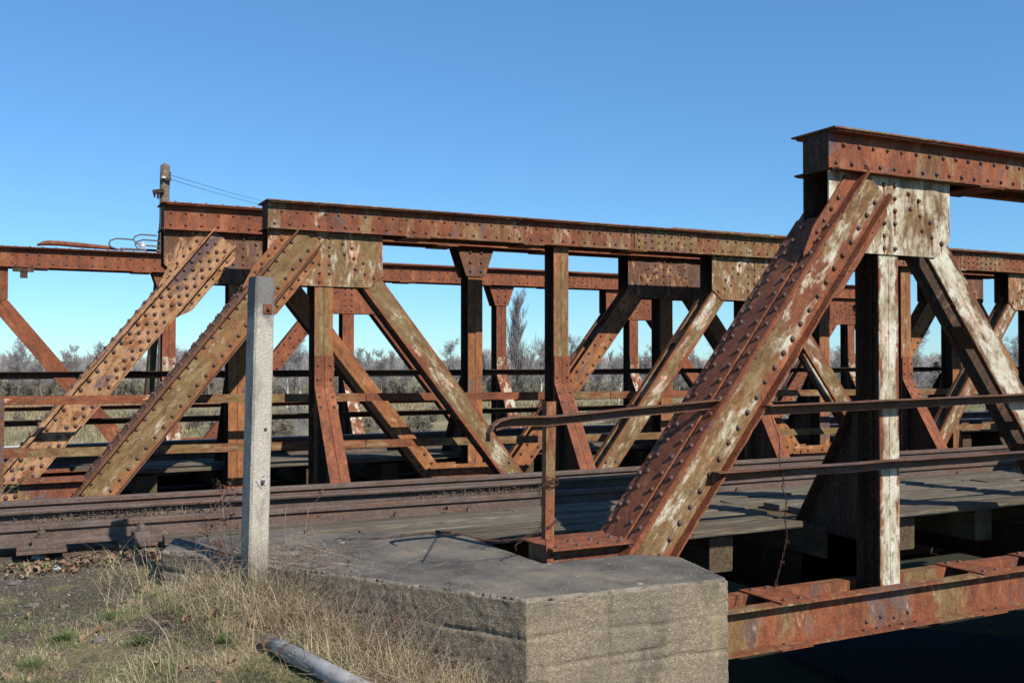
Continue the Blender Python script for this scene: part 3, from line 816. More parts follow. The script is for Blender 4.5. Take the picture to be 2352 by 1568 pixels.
# clips on the nearer rail
def bolt_clip(x):
    m = MB(); t = fA(x)
    m.box(x - .05, x + .05, t - .16, t - .045, -1.3135, -1.300)
    m.prism([(x - .022 + .022 * (1 + math.cos(a)), t - .075 + .022 * math.sin(a)) for a in [k * math.pi / 3 for k in range(6)]], -1.2995, -1.262, 'z')
    m.tube([(x, t - .075, -1.265), (x, t - .075, -1.245)], .012, 8)
    o = (x, t - .075, -1.31); m.v = [(a - o[0], b - o[1], c - o[2]) for a, b, c in m.v]
    m.obj('rail_clip', M['rail'], railA, o)
for x in (1.35, 2.6, 3.25, 4.2, 5.15, 6.1, 7.35, 8.25, 9.2, 10.2): bolt_clip(x + .2)
for c_ in ((95, 1262), (323, 1236)):      # the large chairs on the ground at the left
    p = onT(c_[0], c_[1], fA(0) - .12); x = p.x; t = fA(x)
    m = MB()
    m.box(x - .16, x + .16, t - .24, t + .2, -1.345, -1.322); m.box(x - .155, x + .155, t - .19, t - .16, -1.322, -1.295)
    m.prism([(t - .155, -1.3215), (t - .045, -1.3215), (t - .045, -1.272), (t - .075, -1.252), (t - .145, -1.252)], x - .062, x + .062, 'x')
    m.tube([(x, t - .10, -1.252), (x, t - .10, -1.236)], .036, 10)
    m.prism([(x + .03 * math.cos(a), t - .10 + .03 * math.sin(a)) for a in [k * math.pi / 3 + .3 for k in range(6)]], -1.236, -1.205, 'z')
    m.tube([(x, t - .10, -1.205), (x, t - .10, -1.185)], .017, 8)
    o = (x, t, -1.33); m.v = [(a - o[0], b - o[1], c - o[2]) for a, b, c in m.v]
    bevel(m.obj('rail_chair', M['chair'], railA, o), .004, 2)
# rolled marks on the rail web
def rail_text(txt, px, py, size):
    p = onT(px, py, fA(.3) - .009)
    cu = bpy.data.curves.new('rail_marking', 'FONT'); cu.body = txt; cu.size = size; cu.extrude = .0012; cu.space_character = 1.25
    cu.materials.append(M['rail'])
    o = bpy.data.objects.new('rail_marking', cu)
    dg_ = bpy.context.evaluated_depsgraph_get(); COL.objects.link(o); dg_.update(); me = bpy.data.meshes.new_from_object(o.evaluated_get(dg_)); bpy.data.objects.remove(o)
    link(bpy.data.objects.new('rail_marking', me), railA, (p.x, fA(p.x) - .0085, p.z - .012), Matrix.Rotation(R(90), 3, 'X'))
for txt, px, py in (('H', 147, 1229), ('81', 240, 1223), ('II', 296, 1220), ('S 49', 358, 1214), ('→', 455, 1204)): rail_text(txt, px, py, .032)

# ---------------------------------------------------------------- sleepers and decking
def timber(name, L, W, H, mat, loc, rot=None, seed=0, parent=None, wav=.004):
    """a sawn timber along x with uneven faces"""
    r_ = random.Random(seed); nx = max(3, int(L / .35)); mb = MB(); prof = [(-.5, -.46), (-.46, -.5), (.46, -.5), (.5, -.46), (.5, .44), (.45, .5), (-.45, .5), (-.5, .44)]
    vs = []
    for i in range(nx + 1):
        dx = r_.uniform(-.02, .02) if i in (0, nx) else 0
        for a, b in prof: vs.append((-L / 2 + L * i / nx + dx + r_.uniform(-.004, .004), a * W + r_.uniform(-wav, wav), b * H + r_.uniform(-wav, wav)))
    n_ = 8; fs = [(i * n_ + k, i * n_ + (k + 1) % n_, (i + 1) * n_ + (k + 1) % n_, (i + 1) * n_ + k) for i in range(nx) for k in range(n_)]
    fs += [tuple(range(n_)), tuple(nx * n_ + k for k in range(n_ - 1, -1, -1))]
    mb.v = vs; mb.f = fs; mb.mi = [0] * len(fs)
    return mb.obj(name, mat, parent, loc, rot)
RZ90 = Matrix.Rotation(R(90), 3, 'Z')
sleeper_t = timber('sleeper', 4.1, .22, .26, M['sleeper'], (0, 0, -90), RZ90, 5)
proto = sleeper_t.data; bpy.data.objects.remove(sleeper_t)
proto_s = None
names = []
SL = {0: 'squared sleeper end nearest the viewer, in the bay right of the rusty near end post', 1: 'second sleeper end from the viewer, under the plank tip beside the dark knee bracket', 2: 'third sleeper end, just right of the tall white post', 3: 'fourth sleeper end, half lit under the pale planks at the right'}
for i in range(22):
    x = 4.72 + i * .965
    if abs(((x - UA) / PAN + .5) % 1 - .5) < .055: x += .18
    names.append((x, 5.86, 4.1, 1))
for si, (x, t0_, L_, b_) in enumerate(names):
    o = bpy.data.objects.new('sleeper', proto); COL.objects.link(o); o.matrix_basis = Matrix.Translation((x, t0_ + L_ / 2, -1.452)) @ RZ90.to_4x4() @ Matrix.Rotation(random.uniform(-.01, .01), 4, 'X')
    tag(o, SL.get(si, 'one of the dark sleepers farther along under the planks of the nearer bridge'), 'sleeper', 'sleepers of the nearer track')
for i in range(22):
    x = 1.35 + i * .965
    o = bpy.data.objects.new('sleeper', proto); COL.objects.link(o); o.matrix_basis = Matrix.Translation((x, 11.75 + 2.05, -1.432)) @ RZ90.to_4x4()
    tag(o, 'dark squared timber sleeper lying across the farther bridge', 'sleeper', 'sleepers of the farther track')
deck = empty('plank_deck', (4, 6.5, -1.3), 'weathered grey plank walkway beside the nearest rail on the nearer bridge', 'deck')
def plank(x0, x1, t, w_, z=-1.262, par=deck, mat=None, h=.055):
    i = random.randint(0, 999)
    timber('plank', x1 - x0, w_, h, mat or random.choice((M['wood'], M['wood2'])), ((x0 + x1) / 2, t, z - h / 2 + random.uniform(-.010, .010)), Matrix.Rotation(random.uniform(-.007, .007), 3, 'Z') @ Matrix.Rotation(random.uniform(-.02, .02), 3, 'X'), i, par, .0025)
rows = [5.95, 6.20, 6.45, 6.70, 6.95, 7.19, 7.41, 7.6]
for ri, t in enumerate(rows[:-1]):
    # left run up to the knee bracket, right run beyond it
    x = (4.05, 3.75, 2.85, 2.8, 2.3, 1.5, .95)[ri]
    ends = [(x, (5.52, 5.50, 5.60, 5.62, None, None, None)[ri])] if ri < 4 else []
    if ri < 4:
        a, b = ends[0]
        cuts = [a] + ([a + (b - a) * random.uniform(.4, .6)] if b - a > 2 else []) + [b]
        for p, q in zip(cuts, cuts[1:]): plank(p, q - .01, t, .205)
        x = (6.02, 5.98, 6.0, 5.95)[ri]
    while x < 24:
        L_ = random.uniform(2.6, 3.9); plank(x, x + L_ - .012, t, .205 if ri < 6 else .165); x += L_
deck_b = empty('plank_deck', (4, 9.5, -1.3), 'narrow strip of grey planks between the second rail and the second truss', 'deck')
for ri, t in enumerate((9.22, 9.42)):
    x = -3.5 if ri == 0 else -2.9
    while x < 22:
        L_ = random.uniform(2.4, 3.8); plank(x, x + L_ - .012, t, .19, -1.245, deck_b); x += L_
deck2 = empty('plank_deck', (4, 12, -1.3), 'shaded plank walkway beside the third truss on the farther bridge', 'deck')
for ri, t in enumerate((11.80, 12.0, 12.2, 12.42)):
    x = (1.15, 1.0, 1.0, .6)[ri]
    while x < 22:
        L_ = random.uniform(2.4, 3.9)
        if ri < 1 and abs(((x - UC) / PAN + .5) % 1 - .5) < .1: x += .6
        plank(x, x + L_ - .012, t, .215, -1.22, deck2); x += L_
deck3 = empty('plank_deck', (4, 13.7, -1.3), 'shaded planks between the two rails of the farther track', 'deck')
for t in (13.3, 13.55, 13.8, 14.05, 14.85, 15.1, 15.35):
    x = -1.5 if t < 14.5 else -3
    while x < 24:
        L_ = random.uniform(2.4, 3.9); plank(x, x + L_ - .012, t, .23, -1.245, deck3); x += L_
deck4 = empty('plank_deck', (4, 8.3, -1.3), 'dark planks between the rails of the nearer track with added low boards blocking sunlight', 'deck')
for t in (7.60, 7.82, 8.05, 8.28, 8.51, 8.74, 8.96, 9.10):  # low rows beside the rails are added to block sun gaps below
    x = 2.2 - .58 * (t - 5.5)
    while x < 24:
        L_ = random.uniform(2.4, 3.9); plank(x, x + L_ - .012, t, .215 if t < 9 else .12, -1.262 if 8 < t < 8.8 else -1.325, deck4, M['sleeper']); x += L_

# ---------------------------------------------------------------- railings
def rel(m, o): m.v = [(a - o[0], b - o[1], c - o[2]) for a, b, c in m.v]; return m
def angle_bar(m, p0, p1, leg=.055, th=.006, seg=8, wob=.003):
    """angle iron: horizontal leg on top pointing to the viewer, vertical leg behind"""
    p0, p1 = Vector(p0), Vector(p1)
    pts = [p0.lerp(p1, i / seg) for i in range(seg + 1)]
    prof = [(0, 0), (0, -leg), (th, -leg), (th, th), (-leg * 1.15, th), (-leg * 1.15, 0)]
    vs = []; n_ = 6
    for i, p in enumerate(pts):
        dz = random.uniform(-wob, wob); vs += [(p.x, p.y + a, p.z + b + dz) for a, b in prof]
    fs = [(i * n_ + k, i * n_ + (k + 1) % n_, (i + 1) * n_ + (k + 1) % n_, (i + 1) * n_ + k) for i in range(seg) for k in range(n_)] + [tuple(range(n_)), tuple(seg * n_ + k for k in range(n_ - 1, -1, -1))]
    return m.add(vs, fs)
ft = TA + .055
hr = empty('handrail', (2.9, ft, -1.3), 'rusty angle iron handrail with a curled end fixed across the nearest truss', 'handrail')
pA, pB = onT(1268, 962, ft), onT(1662, 925, ft)
m = MB()
path = []
pc = onT(1160, 958, ft)
# curled end: leaves the straight bar and bends down towards the viewer's left
arc = [onT(1122, 1014, ft - .02), onT(1122, 995, ft - .01), onT(1130, 978, ft), onT(1145, 966, ft), onT(1165, 960, ft), onT(1190, 957, ft), onT(1268, 956, ft), onT(1350, 948, ft), onT(1450, 937, ft), onT(1560, 927, ft), onT(1662, 917, ft)]
def strap(m, pts, w_, th):
    pts = [Vector(p) for p in pts]; vs = []
    for i, p in enumerate(pts):
        d = (pts[min(i + 1, len(pts) - 1)] - pts[max(i - 1, 0)]).normalized(); nn = Vector((-d.z, 0, d.x))
        if nn.z < 0 and i > 3: nn = -nn
        if i <= 3 and nn.x > 0 and nn.z < .2: nn = -nn
        vs += [p + nn * th / 2 + Vector((0, -w_ / 2, 0)), p + nn * th / 2 + Vector((0, w_ / 2, 0)), p - nn * th / 2 + Vector((0, w_ / 2, 0)), p - nn * th / 2 + Vector((0, -w_ / 2, 0))]
    fs = [(i * 4 + k, i * 4 + (k + 1) % 4, (i + 1) * 4 + (k + 1) % 4, (i + 1) * 4 + k) for i in range(len(pts) - 1) for k in range(4)] + [(0, 1, 2, 3), tuple(len(pts) * 4 - 4 + k for k in (3, 2, 1, 0))]
    return m.add(vs, fs)
strap(m, arc, .06, .008)
web = [p + Vector((0, .028, -.03)) for p in arc[3:]]
vs = []
for p in web: vs += [p + Vector((0, 0, .028)), p + Vector((0, .006, .028)), p + Vector((0, .006, -.03)), p + Vector((0, 0, -.03))]
m.add(vs, [(i * 4 + k, i * 4 + (k + 1) % 4, (i + 1) * 4 + (k + 1) % 4, (i + 1) * 4 + k) for i in range(len(web) - 1) for k in range(4)] + [(0, 1, 2, 3), tuple(len(web) * 4 - 4 + k for k in (3, 2, 1, 0))])
rel(m, (2.9, ft, -1.3)).obj('top_bar', M['handrail'], hr, (2.9, ft, -1.3))
m = MB(); a, b = onT(1268, 922, ft + .03), onT(1264, 1284, ft + .03)
m.prism([(a.x - .033, a.z), (a.x + .033, a.z), (b.x + .03, b.z + .12), (b.x - .03, b.z + .12)], ft + .038, ft + .046)
m.prism([(a.x - .033, a.z), (a.x - .027, a.z), (b.x - .024, b.z + .12), (b.x - .03, b.z + .12)], ft + .046, ft + .09)
m.prism([(b.x - .03, b.z + .125), (b.x + .03, b.z + .125), (b.x + .018, b.z - .02), (b.x - .024, b.z - .02)], ft + .028, ft + .0375)
rel(m, (2.9, ft, -1.3)).obj('stanchion', M['railpost'], hr, (2.9, ft, -1.3))
m = MB(); p = onT(1267, 1274, ft + .03); m.tube([(p.x, ft + .02, p.z), (p.x, ft + .0275, p.z)], .008, 8)
rel(m, (2.9, ft, -1.3)).obj('bolt_hole', M['floor'], hr, (2.9, ft, -1.3))  # solid dark disc, colour stands in for the shaded hole
hr2 = empty('handrail', (5, TA, -.7), 'two rusty angle iron rails crossing in front of the white post at the right', 'handrail')
for (a, b) in (((1752, 932), (2352, 905)), ((1636, 1085), (2352, 1036))):
    p, q = onT(a[0], a[1], TA + .03), onT(b[0], b[1], TA + .03); d_ = (q - p); q2 = p + d_ * 3.2
    q2.z = q.z
    m = MB(); angle_bar(m, p, q, .062, .007, 10); angle_bar(m, q, q2, .062, .007, 14)
    rel(m, (5, TA, -.7)).obj('rail_bar', M['handrail'], hr2, (5, TA, -.7))
# flat bars between the second and third truss
fb = empty('guard_railing', (.3, 10.82, -1.2), 'railing of flat olive and pink bars between the second and third truss', 'railing')
tt = 10.80
p0, p1 = onT(5, 918, tt), onT(1530, 903, tt)
for k, (zA, zB_) in enumerate(((onT(5, 920, tt).z, onT(1530, 905, tt).z), (onT(5, 1042, tt).z, onT(1450, 1003, tt).z))):
    xs_ = [p0.x, p0.x + 1.45, p0.x + 3.7, p0.x + 7.0, 16, 22]
    for i, (a, b) in enumerate(zip(xs_, xs_[1:])):
        za = zA + (zB_ - zA) * (a - p0.x) / (p1.x - p0.x); zb = zA + (zB_ - zA) * (b - p0.x) / (p1.x - p0.x)
        za, zb = max(za, zA - .0) if False else za, zb
        m = MB(); m.prism([(a, za + .045), (b - .01, zb + .045), (b - .01, zb - .045), (a, za - .045)], tt + .002 * (i % 2), tt + .008 + .002 * (i % 2))
        rel(m, (.3, tt + .02, -1.2)).obj('flat_bar', M['barpink'] if (i == 0 and k == 0) else M['bar'], fb, (.3, tt + .02, -1.2))
m = MB(); m.box(p0.x - .02, p0.x + .02, tt - .02, tt - .012, -1.3, -.36).box(p0.x - .02, p0.x - .014, tt - .012, tt + .03, -1.3, -.36)
rel(m, (.3, tt + .02, -1.2)).obj('stanchion', M['handrail'], fb, (.3, tt + .02, -1.2))
def long_rail(name_lab, t, zs, x0, x1, mat, leg):
    e = empty('guard_railing', (x0, t, -1.2), name_lab, 'railing')
    for z in zs:
        m = MB(); angle_bar(m, (x0, t, z), (x1, t, z + .0), leg, .007, 16, .002); rel(m, (x0, t, -1.2)).obj('rail_bar', mat, e, (x0, t, -1.2))
    return e
za, zb = onT(0, 855, 11.76).z, onT(0, 967, 11.76).z
long_rail('dark angle iron railing along the inner side of the third truss', 11.76, (za, zb), -4, 20, M['floor'], .06)
za, zb = onT(0, 862, 16.75).z, onT(0, 936, 16.75).z
long_rail('dull red angle iron railing beyond the farthest truss', 16.75, (za, zb), -7, 20, M['D_steel'], .06)

# ---------------------------------------------------------------- concrete post
def concrete_post():
    n = N('speckled_concrete_post'); p = n.world(); c = n.voro(p, 140, out='Color'); cr = n.sep(c)[0]; oz = n.sep(p)[2]
    f = n.noise(p, 4, 5, .6); f1 = n.noise(p, 150, 4, .7)
    col = n.ramp(cr, [(0, (.34, .30, .24)), (.5, (.39, .345, .28)), (.9, (.43, .385, .315)), (1, (.54, .50, .43))])
    col = n.mix(n.math('MULTIPLY', n.step(n.noise(n.world((1, 1, .3)), 14, 5, .65), .5, .68), .5), col, (.15, .13, .10))
    col = n.mix(n.math('MULTIPLY', n.step(oz, -.95, -1.25), .6), col, (.12, .085, .055))
    topd = n.step(n.math('ADD', oz, n.math('MULTIPLY', n.math('SUBTRACT', n.noise(p, 12, 5, .6), .5), .35)), .19, .30)
    col = n.mix(n.math('MULTIPLY', topd, .72), col, (.075, .078, .08))
    rs = n.math('MULTIPLY', n.step(n.noise(n.world((1, 1, .5)), 7, 5, .65), .60, .68), .6)
    col = n.mix(rs, col, (.24, .13, .05))
    n.bump(n.math('ADD', f1, n.math('MULTIPLY', n.voro(p, 140), -1.0)), .7, .004)
    M['post'] = n.fin(col, .9, .15)
    D = 5.74
    top = atD(600, D, 0); tz = .4775; bot = atD(583, D, 0)
    h = 1.77 + .35; z0 = tz - h
    e = empty('concrete_post', (bot.x, bot.y, z0), 'speckled grey concrete fence post with rusty bolts standing by the block', 'post')
    # section turned so that two faces show; chamfered corners
    a = .0615; c = .012; sec = [(-a + c, -a), (a - c, -a), (a, -a + c), (a, a - c), (a - c, a), (-a + c, a), (-a, a - c), (-a, -a + c)]
    rot = R(13)
    def S(s_, ox, oy): return [((x * math.cos(rot) - y * math.sin(rot)) * s_ + ox, (x * math.sin(rot) + y * math.cos(rot)) * s_ + oy) for x, y in sec]
    m = MB(); rings = 26; vs = []
    for i in range(rings + 1):
        q = i / rings; ox = (top.x - bot.x) * q; oy = (top.y - bot.y) * q; s_ = 1.02 - .04 * q
        if i == rings: s_ *= .93
        for x, y in S(s_, ox, oy): vs.append((x + random.uniform(-.0012, .0012), y + random.uniform(-.0012, .0012), h * q - (.012 if i == rings - 0 and False else 0) + (random.uniform(-.006, .004) if i == rings else 0)))
    fs = [(i * 8 + k, i * 8 + (k + 1) % 8, (i + 1) * 8 + (k + 1) % 8, (i + 1) * 8 + k) for i in range(rings) for k in range(8)] + [tuple(rings * 8 + k for k in range(8))]
    m.add(vs, fs); m.obj('shaft', M['post'], e, (bot.x, bot.y, z0))
    nrm = Vector((math.sin(rot), -math.cos(rot), 0)); tang = Vector((math.cos(rot), math.sin(rot), 0))
    for (px, py, tilt, mt) in ((613, 710, .05, 'A_plate'), (600, 1103, .55, 'galv')):
        q = ((784 + 41 - py) * D / F - z0) / h
        c0 = Vector((bot.x + (top.x - bot.x) * q, bot.y + (top.y - bot.y) * q, z0 + h * q)) + nrm * .062
        c0 += tang * ((px - (583 + 17 * q)) * .0018 - .012)
        m = MB(); u = tang * math.cos(tilt) + Vector((0, 0, 1)) * math.sin(tilt); v_ = -tang * math.sin(tilt) + Vector((0, 0, 1)) * math.cos(tilt)
        vs = [c0 + u * (.027 * i) + v_ * (.027 * j) + nrm * k for k in (0, .005) for i, j in ((-1, -1), (1, -1), (1, 1), (-1, 1))]
        m.add(vs, [(0, 1, 2, 3), (4, 5, 6, 7), (0, 1, 5, 4), (1, 2, 6, 5), (2, 3, 7, 6), (3, 0, 4, 7)])
        rel(m, (bot.x, bot.y, z0)).obj('washer_plate', M[mt], e, (bot.x, bot.y, z0))
        m = MB(); m.tube([c0 + nrm * .005, c0 + nrm * .018], .0125, 6); m.tube([c0 + nrm * .018, c0 + nrm * .026], .007, 6)
        rel(m, (bot.x, bot.y, z0)).obj('bolt', M['rivet'], e, (bot.x, bot.y, z0))
    q = ((825 - 985) * D / F - z0) / h; c0 = Vector((bot.x + (top.x - bot.x) * q, bot.y + (top.y - bot.y) * q, z0 + h * q)) + nrm * .0627 + tang * .018
    m = MB(); m.tube([c0 - nrm * .004, c0 + nrm * .0005], .011, 8); rel(m, (bot.x, bot.y, z0)).obj('bolt_hole', M['floor'], e, (bot.x, bot.y, z0))  # hole drawn as a dark disc, its shade in the colour
n = N('galvanised_plate'); c_ = n.noise(n.coord(), 60, 4, .6); M['galv'] = n.fin(n.ramp(c_, [(.4, (.22, .12, .08)), (.55, (.42, .42, .41))]), .6, .4)
concrete_post()

# ---------------------------------------------------------------- pipe lying in the grass
n = N('grey_pipe_paint'); c_ = n.noise(n.coord((1, 1, 1)), 9, 6, .7); n.bump(n.noise(n.coord(), 60, 3, .6), .3, .003)
M['pipe'] = n.fin(n.ramp(c_, [(.38, (.17, .13, .10)), (.46, (.29, .265, .235)), (.62, (.40, .38, .35))]), .55, .35)
a = onZ(628, 1480, -1.44); b = onZ(850, 1592, -1.52)
e = empty('metal_pipe', tuple(a), 'grey painted metal pipe with a rusty flanged end lying in the dry grass', 'pipe')
d_ = (b - a).normalized(); m = MB(); pts = [a + d_ * q for q in (0, .08, .4, 1.2)]
m.tube([a, a + d_ * .05, a + d_ * .055, a + d_ * 1.6], [.036, .036, .044, .046], 18); o = rel(m, a).obj('pipe_body', M['pipe'], e, tuple(a), smooth=True)
m = MB(); m.tube([a - d_ * .05, a - d_ * .045, a - d_ * .02, a - d_ * .018, a + d_ * .0, a + d_ * .002], [.036, .05, .05, .038, .038, .034], 16); rel(m, a).obj('flange_cap', M['rail'], e, tuple(a), smooth=False)
m = MB(); m.tube([a + d_ * .115, a + d_ * .13], .049, 18); rel(m, a).obj('band', M['rail'], e, tuple(a))

# ---------------------------------------------------------------- timber pole with insulators, wires, fittings on the far chord
pe = atD(376, 20.0, 0); zt_ = (825 - 375) * 20.0 / F
e = empty('utility_pole', (pe.x, pe.y, -5), 'weathered double timber pole with fittings behind the farthest truss', 'utility pole')
m = MB(); m.tube([(pe.x - .02, pe.y, -5), (pe.x - .005, pe.y, 1), (pe.x, pe.y, zt_ - .25), (pe.x + .01, pe.y, zt_ - .04), (pe.x + .02, pe.y, zt_)], [.12, .105, .095, .09, .05], 9)
rel(m, (pe.x, pe.y, -5)).obj('pole', M['pole'], e, (pe.x, pe.y, -5))
m = MB(); q = atD(341, 20.3, 0); qq = atD(382, 20.3, 0); m.tube([(q.x - .1, q.y, -5), (q.x, q.y, -.9), (qq.x, qq.y, zt_ - .1)], [.10, .10, .07], 8)
rel(m, (pe.x, pe.y, -5)).obj('brace_pole', M['sleeper'], e, (pe.x, pe.y, -5))
rgt = Vector((.892, -.452, 0))
def at_pole(px, py, dd=0): p = atD(px, 20.0 + dd, 0); return Vector((p.x, p.y, (825 - py) * (20.0 + dd) / F))
m = MB(); m.tube([at_pole(380, 411, -.1), at_pole(390, 409, -.1)], .045, 4); rel(m, (pe.x, pe.y, -5)).obj('cross_block', M['sleeper'], e, (pe.x, pe.y, -5))
m = MB(); c0 = at_pole(361, 437, -.15)
m.tube([c0 - rgt * .10 + Vector((0, 0, -.03)), c0 + rgt * .11 + Vector((0, 0, .0))], .055, 4); m.tube([c0, c0 - Vector((0, 0, .16))], .025, 6); m.tube([c0 - rgt * .08, c0 - rgt * .07 - Vector((0, 0, .13))], .02, 6)
rel(m, (pe.x, pe.y, -5)).obj('junction_box', M['floor'], e, (pe.x, pe.y, -5))
n = N('porcelain'); M['porc'] = n.fin((.40, .38, .34), .4, .3)
m = MB(); m.tube([at_pole(373, 409, -.14), at_pole(373, 405, -.14), at_pole(373, 403, -.14)], [.05, .045, .02], 10); rel(m, (pe.x, pe.y, -5)).obj('insulator', M['porc'], e, (pe.x, pe.y, -5))
n = N('dark_wire'); M['wire'] = n.fin((.05, .045, .05), .7, .3)
for k, ((x0, y0), (x1, y1)) in enumerate((((386, 400), (660, 458)), ((389, 411), (655, 466)))):
    P = at_pole(x0, y0, -.05); Q = atD(x1, 46, (825 - y1) * 46 / F); Qx = P + (Q - P) * 1.6
    m = MB(); m.tube([P.lerp(Qx, i / 24) - Vector((0, 0, 1)) * .25 * math.sin(math.pi * i / 24) for i in range(25)], .006, 4)
    tag(m.obj('overhead_wire', M['wire']), ('upper' if k == 0 else 'lower') + ' thin dark wire running right from the timber pole top', 'wire')
ch_z = ZT + .02
def onD(px, t=TD + .2): return onT(px, 560, t).x
e = empty('curved_pipe', (onD(100), TD + .2, ch_z), 'long rusty tube lying along the top of the farthest chord', 'pipe')
m = MB(); xs_ = [onD(85), onD(100), onD(112), onD(140), onD(190), onD(250), onD(270)]
m.tube([(xs_[0], TD + .1, ch_z + .02), (xs_[1], TD + .1, ch_z + .05), (xs_[2], TD + .1, ch_z + .06), (xs_[3], TD + .1, ch_z + .06), (xs_[4], TD + .1, ch_z + .045), (xs_[5], TD + .1, ch_z + .03), (xs_[6], TD + .1, ch_z + .01)], [.015, .035, .04, .04, .04, .03, .015], 10)
rel(m, (onD(100), TD + .2, ch_z)).obj('tube', M['D_steel'], e, (onD(100), TD + .2, ch_z), smooth=True)
def hooks(px, lab):
    x = onD(px); o = (x, TD + .1, ch_z)
    e = empty('insulator_hook', o, lab, 'insulator hook', 'insulator hooks on the farthest chord')
    m = MB()
    for dx, h_ in ((0, .10), (.35, .18)):
        arc_ = [(x + dx + .28, TD + .06, ch_z + h_ + .07), (x + dx + .05, TD + .06, ch_z + h_ + .075), (x + dx - .04, TD + .06, ch_z + h_ + .04), (x + dx - .06, TD + .06, ch_z + h_ - .01), (x + dx - .03, TD + .06, ch_z + h_ - .06), (x + dx + .06, TD + .06, ch_z + h_ - .09), (x + dx + .4, TD + .06, ch_z + max(h_ - .1, .01))]
        m.tube(arc_, .011, 6)
    m.box(x + .1, x + .62, TD, TD + .05, ch_z, ch_z + .03)
    rel(m, o).obj('hook', M['rail'], e, o)
    m = MB(); m.tube([(x + .42, TD + .06, ch_z + .06), (x + .42, TD + .06, ch_z + .13)], [.055, .04], 10); rel(m, o).obj('insulator', M['porc'], e, o)
hooks(258, 'bent iron hook with a white insulator on the farthest chord, left of the pair'); hooks(318, 'bent iron hook with a white insulator on the farthest chord, right of the pair')
x = onD(50) ; m = MB()
m.box(x - .12, x + .16, TD + .0, TD + .05, ZT - .37, ZT - .315).box(x - .02, x + .08, TD + .01, TD + .05, ZT - .46, ZT - .37)
m.box(x - .10, x - .05, TD - .008, TD - .002, ZT - .315, ZT - .27).box(x + .10, x + .15, TD - .008, TD - .002, ZT - .315, ZT - .27)
o = (x, TD, ZT - .3); e = rel(m, o).obj('hanging_bracket', M['inner'], None, o); tag(e, 'dark T shaped bracket clamped under the farthest chord at the left', 'bracket')

# ---------------------------------------------------------------- rusty wire
n = N('rusty_wire'); M['rwire'] = n.fin((.06, .03, .022), .8, .1)
def twisted(name, pts, lab, cat='wire', r_=.0022, tw=.006, barbs=False):
    m = MB(); P = [Vector(p) for p in pts]; L = []
    for a, b in zip(P, P[1:]):
        k = max(2, int((b - a).length / .012)); L += [a.lerp(b, i / k) for i in range(k)]
    L.append(P[-1])
    for ph in (0, math.pi):
        m.tube([p + Vector((math.cos(i * .55 + ph), math.sin(i * .55 + ph), math.sin(i * .55 + ph))) * tw * .7 + Vector((random.uniform(-1, 1), 0, random.uniform(-1, 1))) * .001 for i, p in enumerate(L)], r_, 4)
    if barbs:
        for i in range(8, len(L), 14):
            for s_ in (-1, 1): m.tube([L[i] - Vector((.02 * s_, .01, .012)), L[i] + Vector((.02 * s_, -.01, .012))], r_ * .8, 3)
    o = m.obj(name, M['rwire']); tag(o, lab, cat); return o
fw = TA - .03
def spl(pts, t, k=6):
    P = [onT(x, y, t) for x, y in pts]; out = []
    for i in range(len(P) - 1):
        p0, p1, p2, p3 = P[max(i - 1, 0)], P[i], P[i + 1], P[min(i + 2, len(P) - 1)]
        for j in range(k):
            u = j / k; out.append(.5 * ((2 * p1) + (p2 - p0) * u + (2 * p0 - 5 * p1 + 4 * p2 - p3) * u * u + (3 * p1 - p0 - 3 * p2 + p3) * u ** 3))
    return out + [P[-1]]
twisted('rusty_wire', spl([(1283, 1098), (1258, 1108), (1240, 1125), (1243, 1150), (1247, 1180), (1238, 1215), (1205, 1236), (1185, 1252), (1186, 1262)], ft - .03), 'rusty twisted wire hanging from the handrail stanchion', r_=.0022)
m = MB(); c0 = onT(1267, 1105, ft + .05)
L = []
for i in range(90):
    a_ = i * .42; L.append(c0 + Vector((math.cos(a_) * .045, math.sin(a_) * .04, .022 * math.sin(i * .13) + .008 * math.sin(i * .9))))
m.tube(L, .0024, 4); tag(m.obj('wire_coil', M['rwire']), 'coil of rusty wire wound round the handrail stanchion', 'wire')
zz = ZBL + .012
P_ = [onZ(x, y, zz) for x, y in ((1012, 1221), (960, 1224), (905, 1232), (840, 1236), (770, 1236))]
P2 = spl([(1012, 1221), (1060, 1226), (1105, 1237), (1150, 1241), (1200, 1234), (1240, 1220), (1262, 1207), (1278, 1195)], ft + .0)
twisted('barbed_wire', [onZ(1105, 1236, zz)] + P_[::1] if False else P_[::-1] + [Vector((p.x, p.y, p.z)) for p in P2[3:]], 'rusty barbed wire lying over the concrete block to the stanchion', 'barbed wire', .0024, .006, True)
twisted('barbed_wire', spl([(1796, 1084), (1800, 1105), (1797, 1120), (1806, 1150), (1803, 1190), (1808, 1230), (1800, 1270), (1790, 1310), (1778, 1355)], TA + .0), 'rusty barbed wire hanging from the lower rail beside the white post', 'barbed wire', .0024, .006, True)
twisted('rusty_wire', spl([(1763, 900), (1770, 950), (1790, 1010), (1790, 1060), (1800, 1105)], TA + .02), 'thin rusty wire hanging from the near end post to the lower rail', r_=.0016, tw=.003)
#==MARK2==

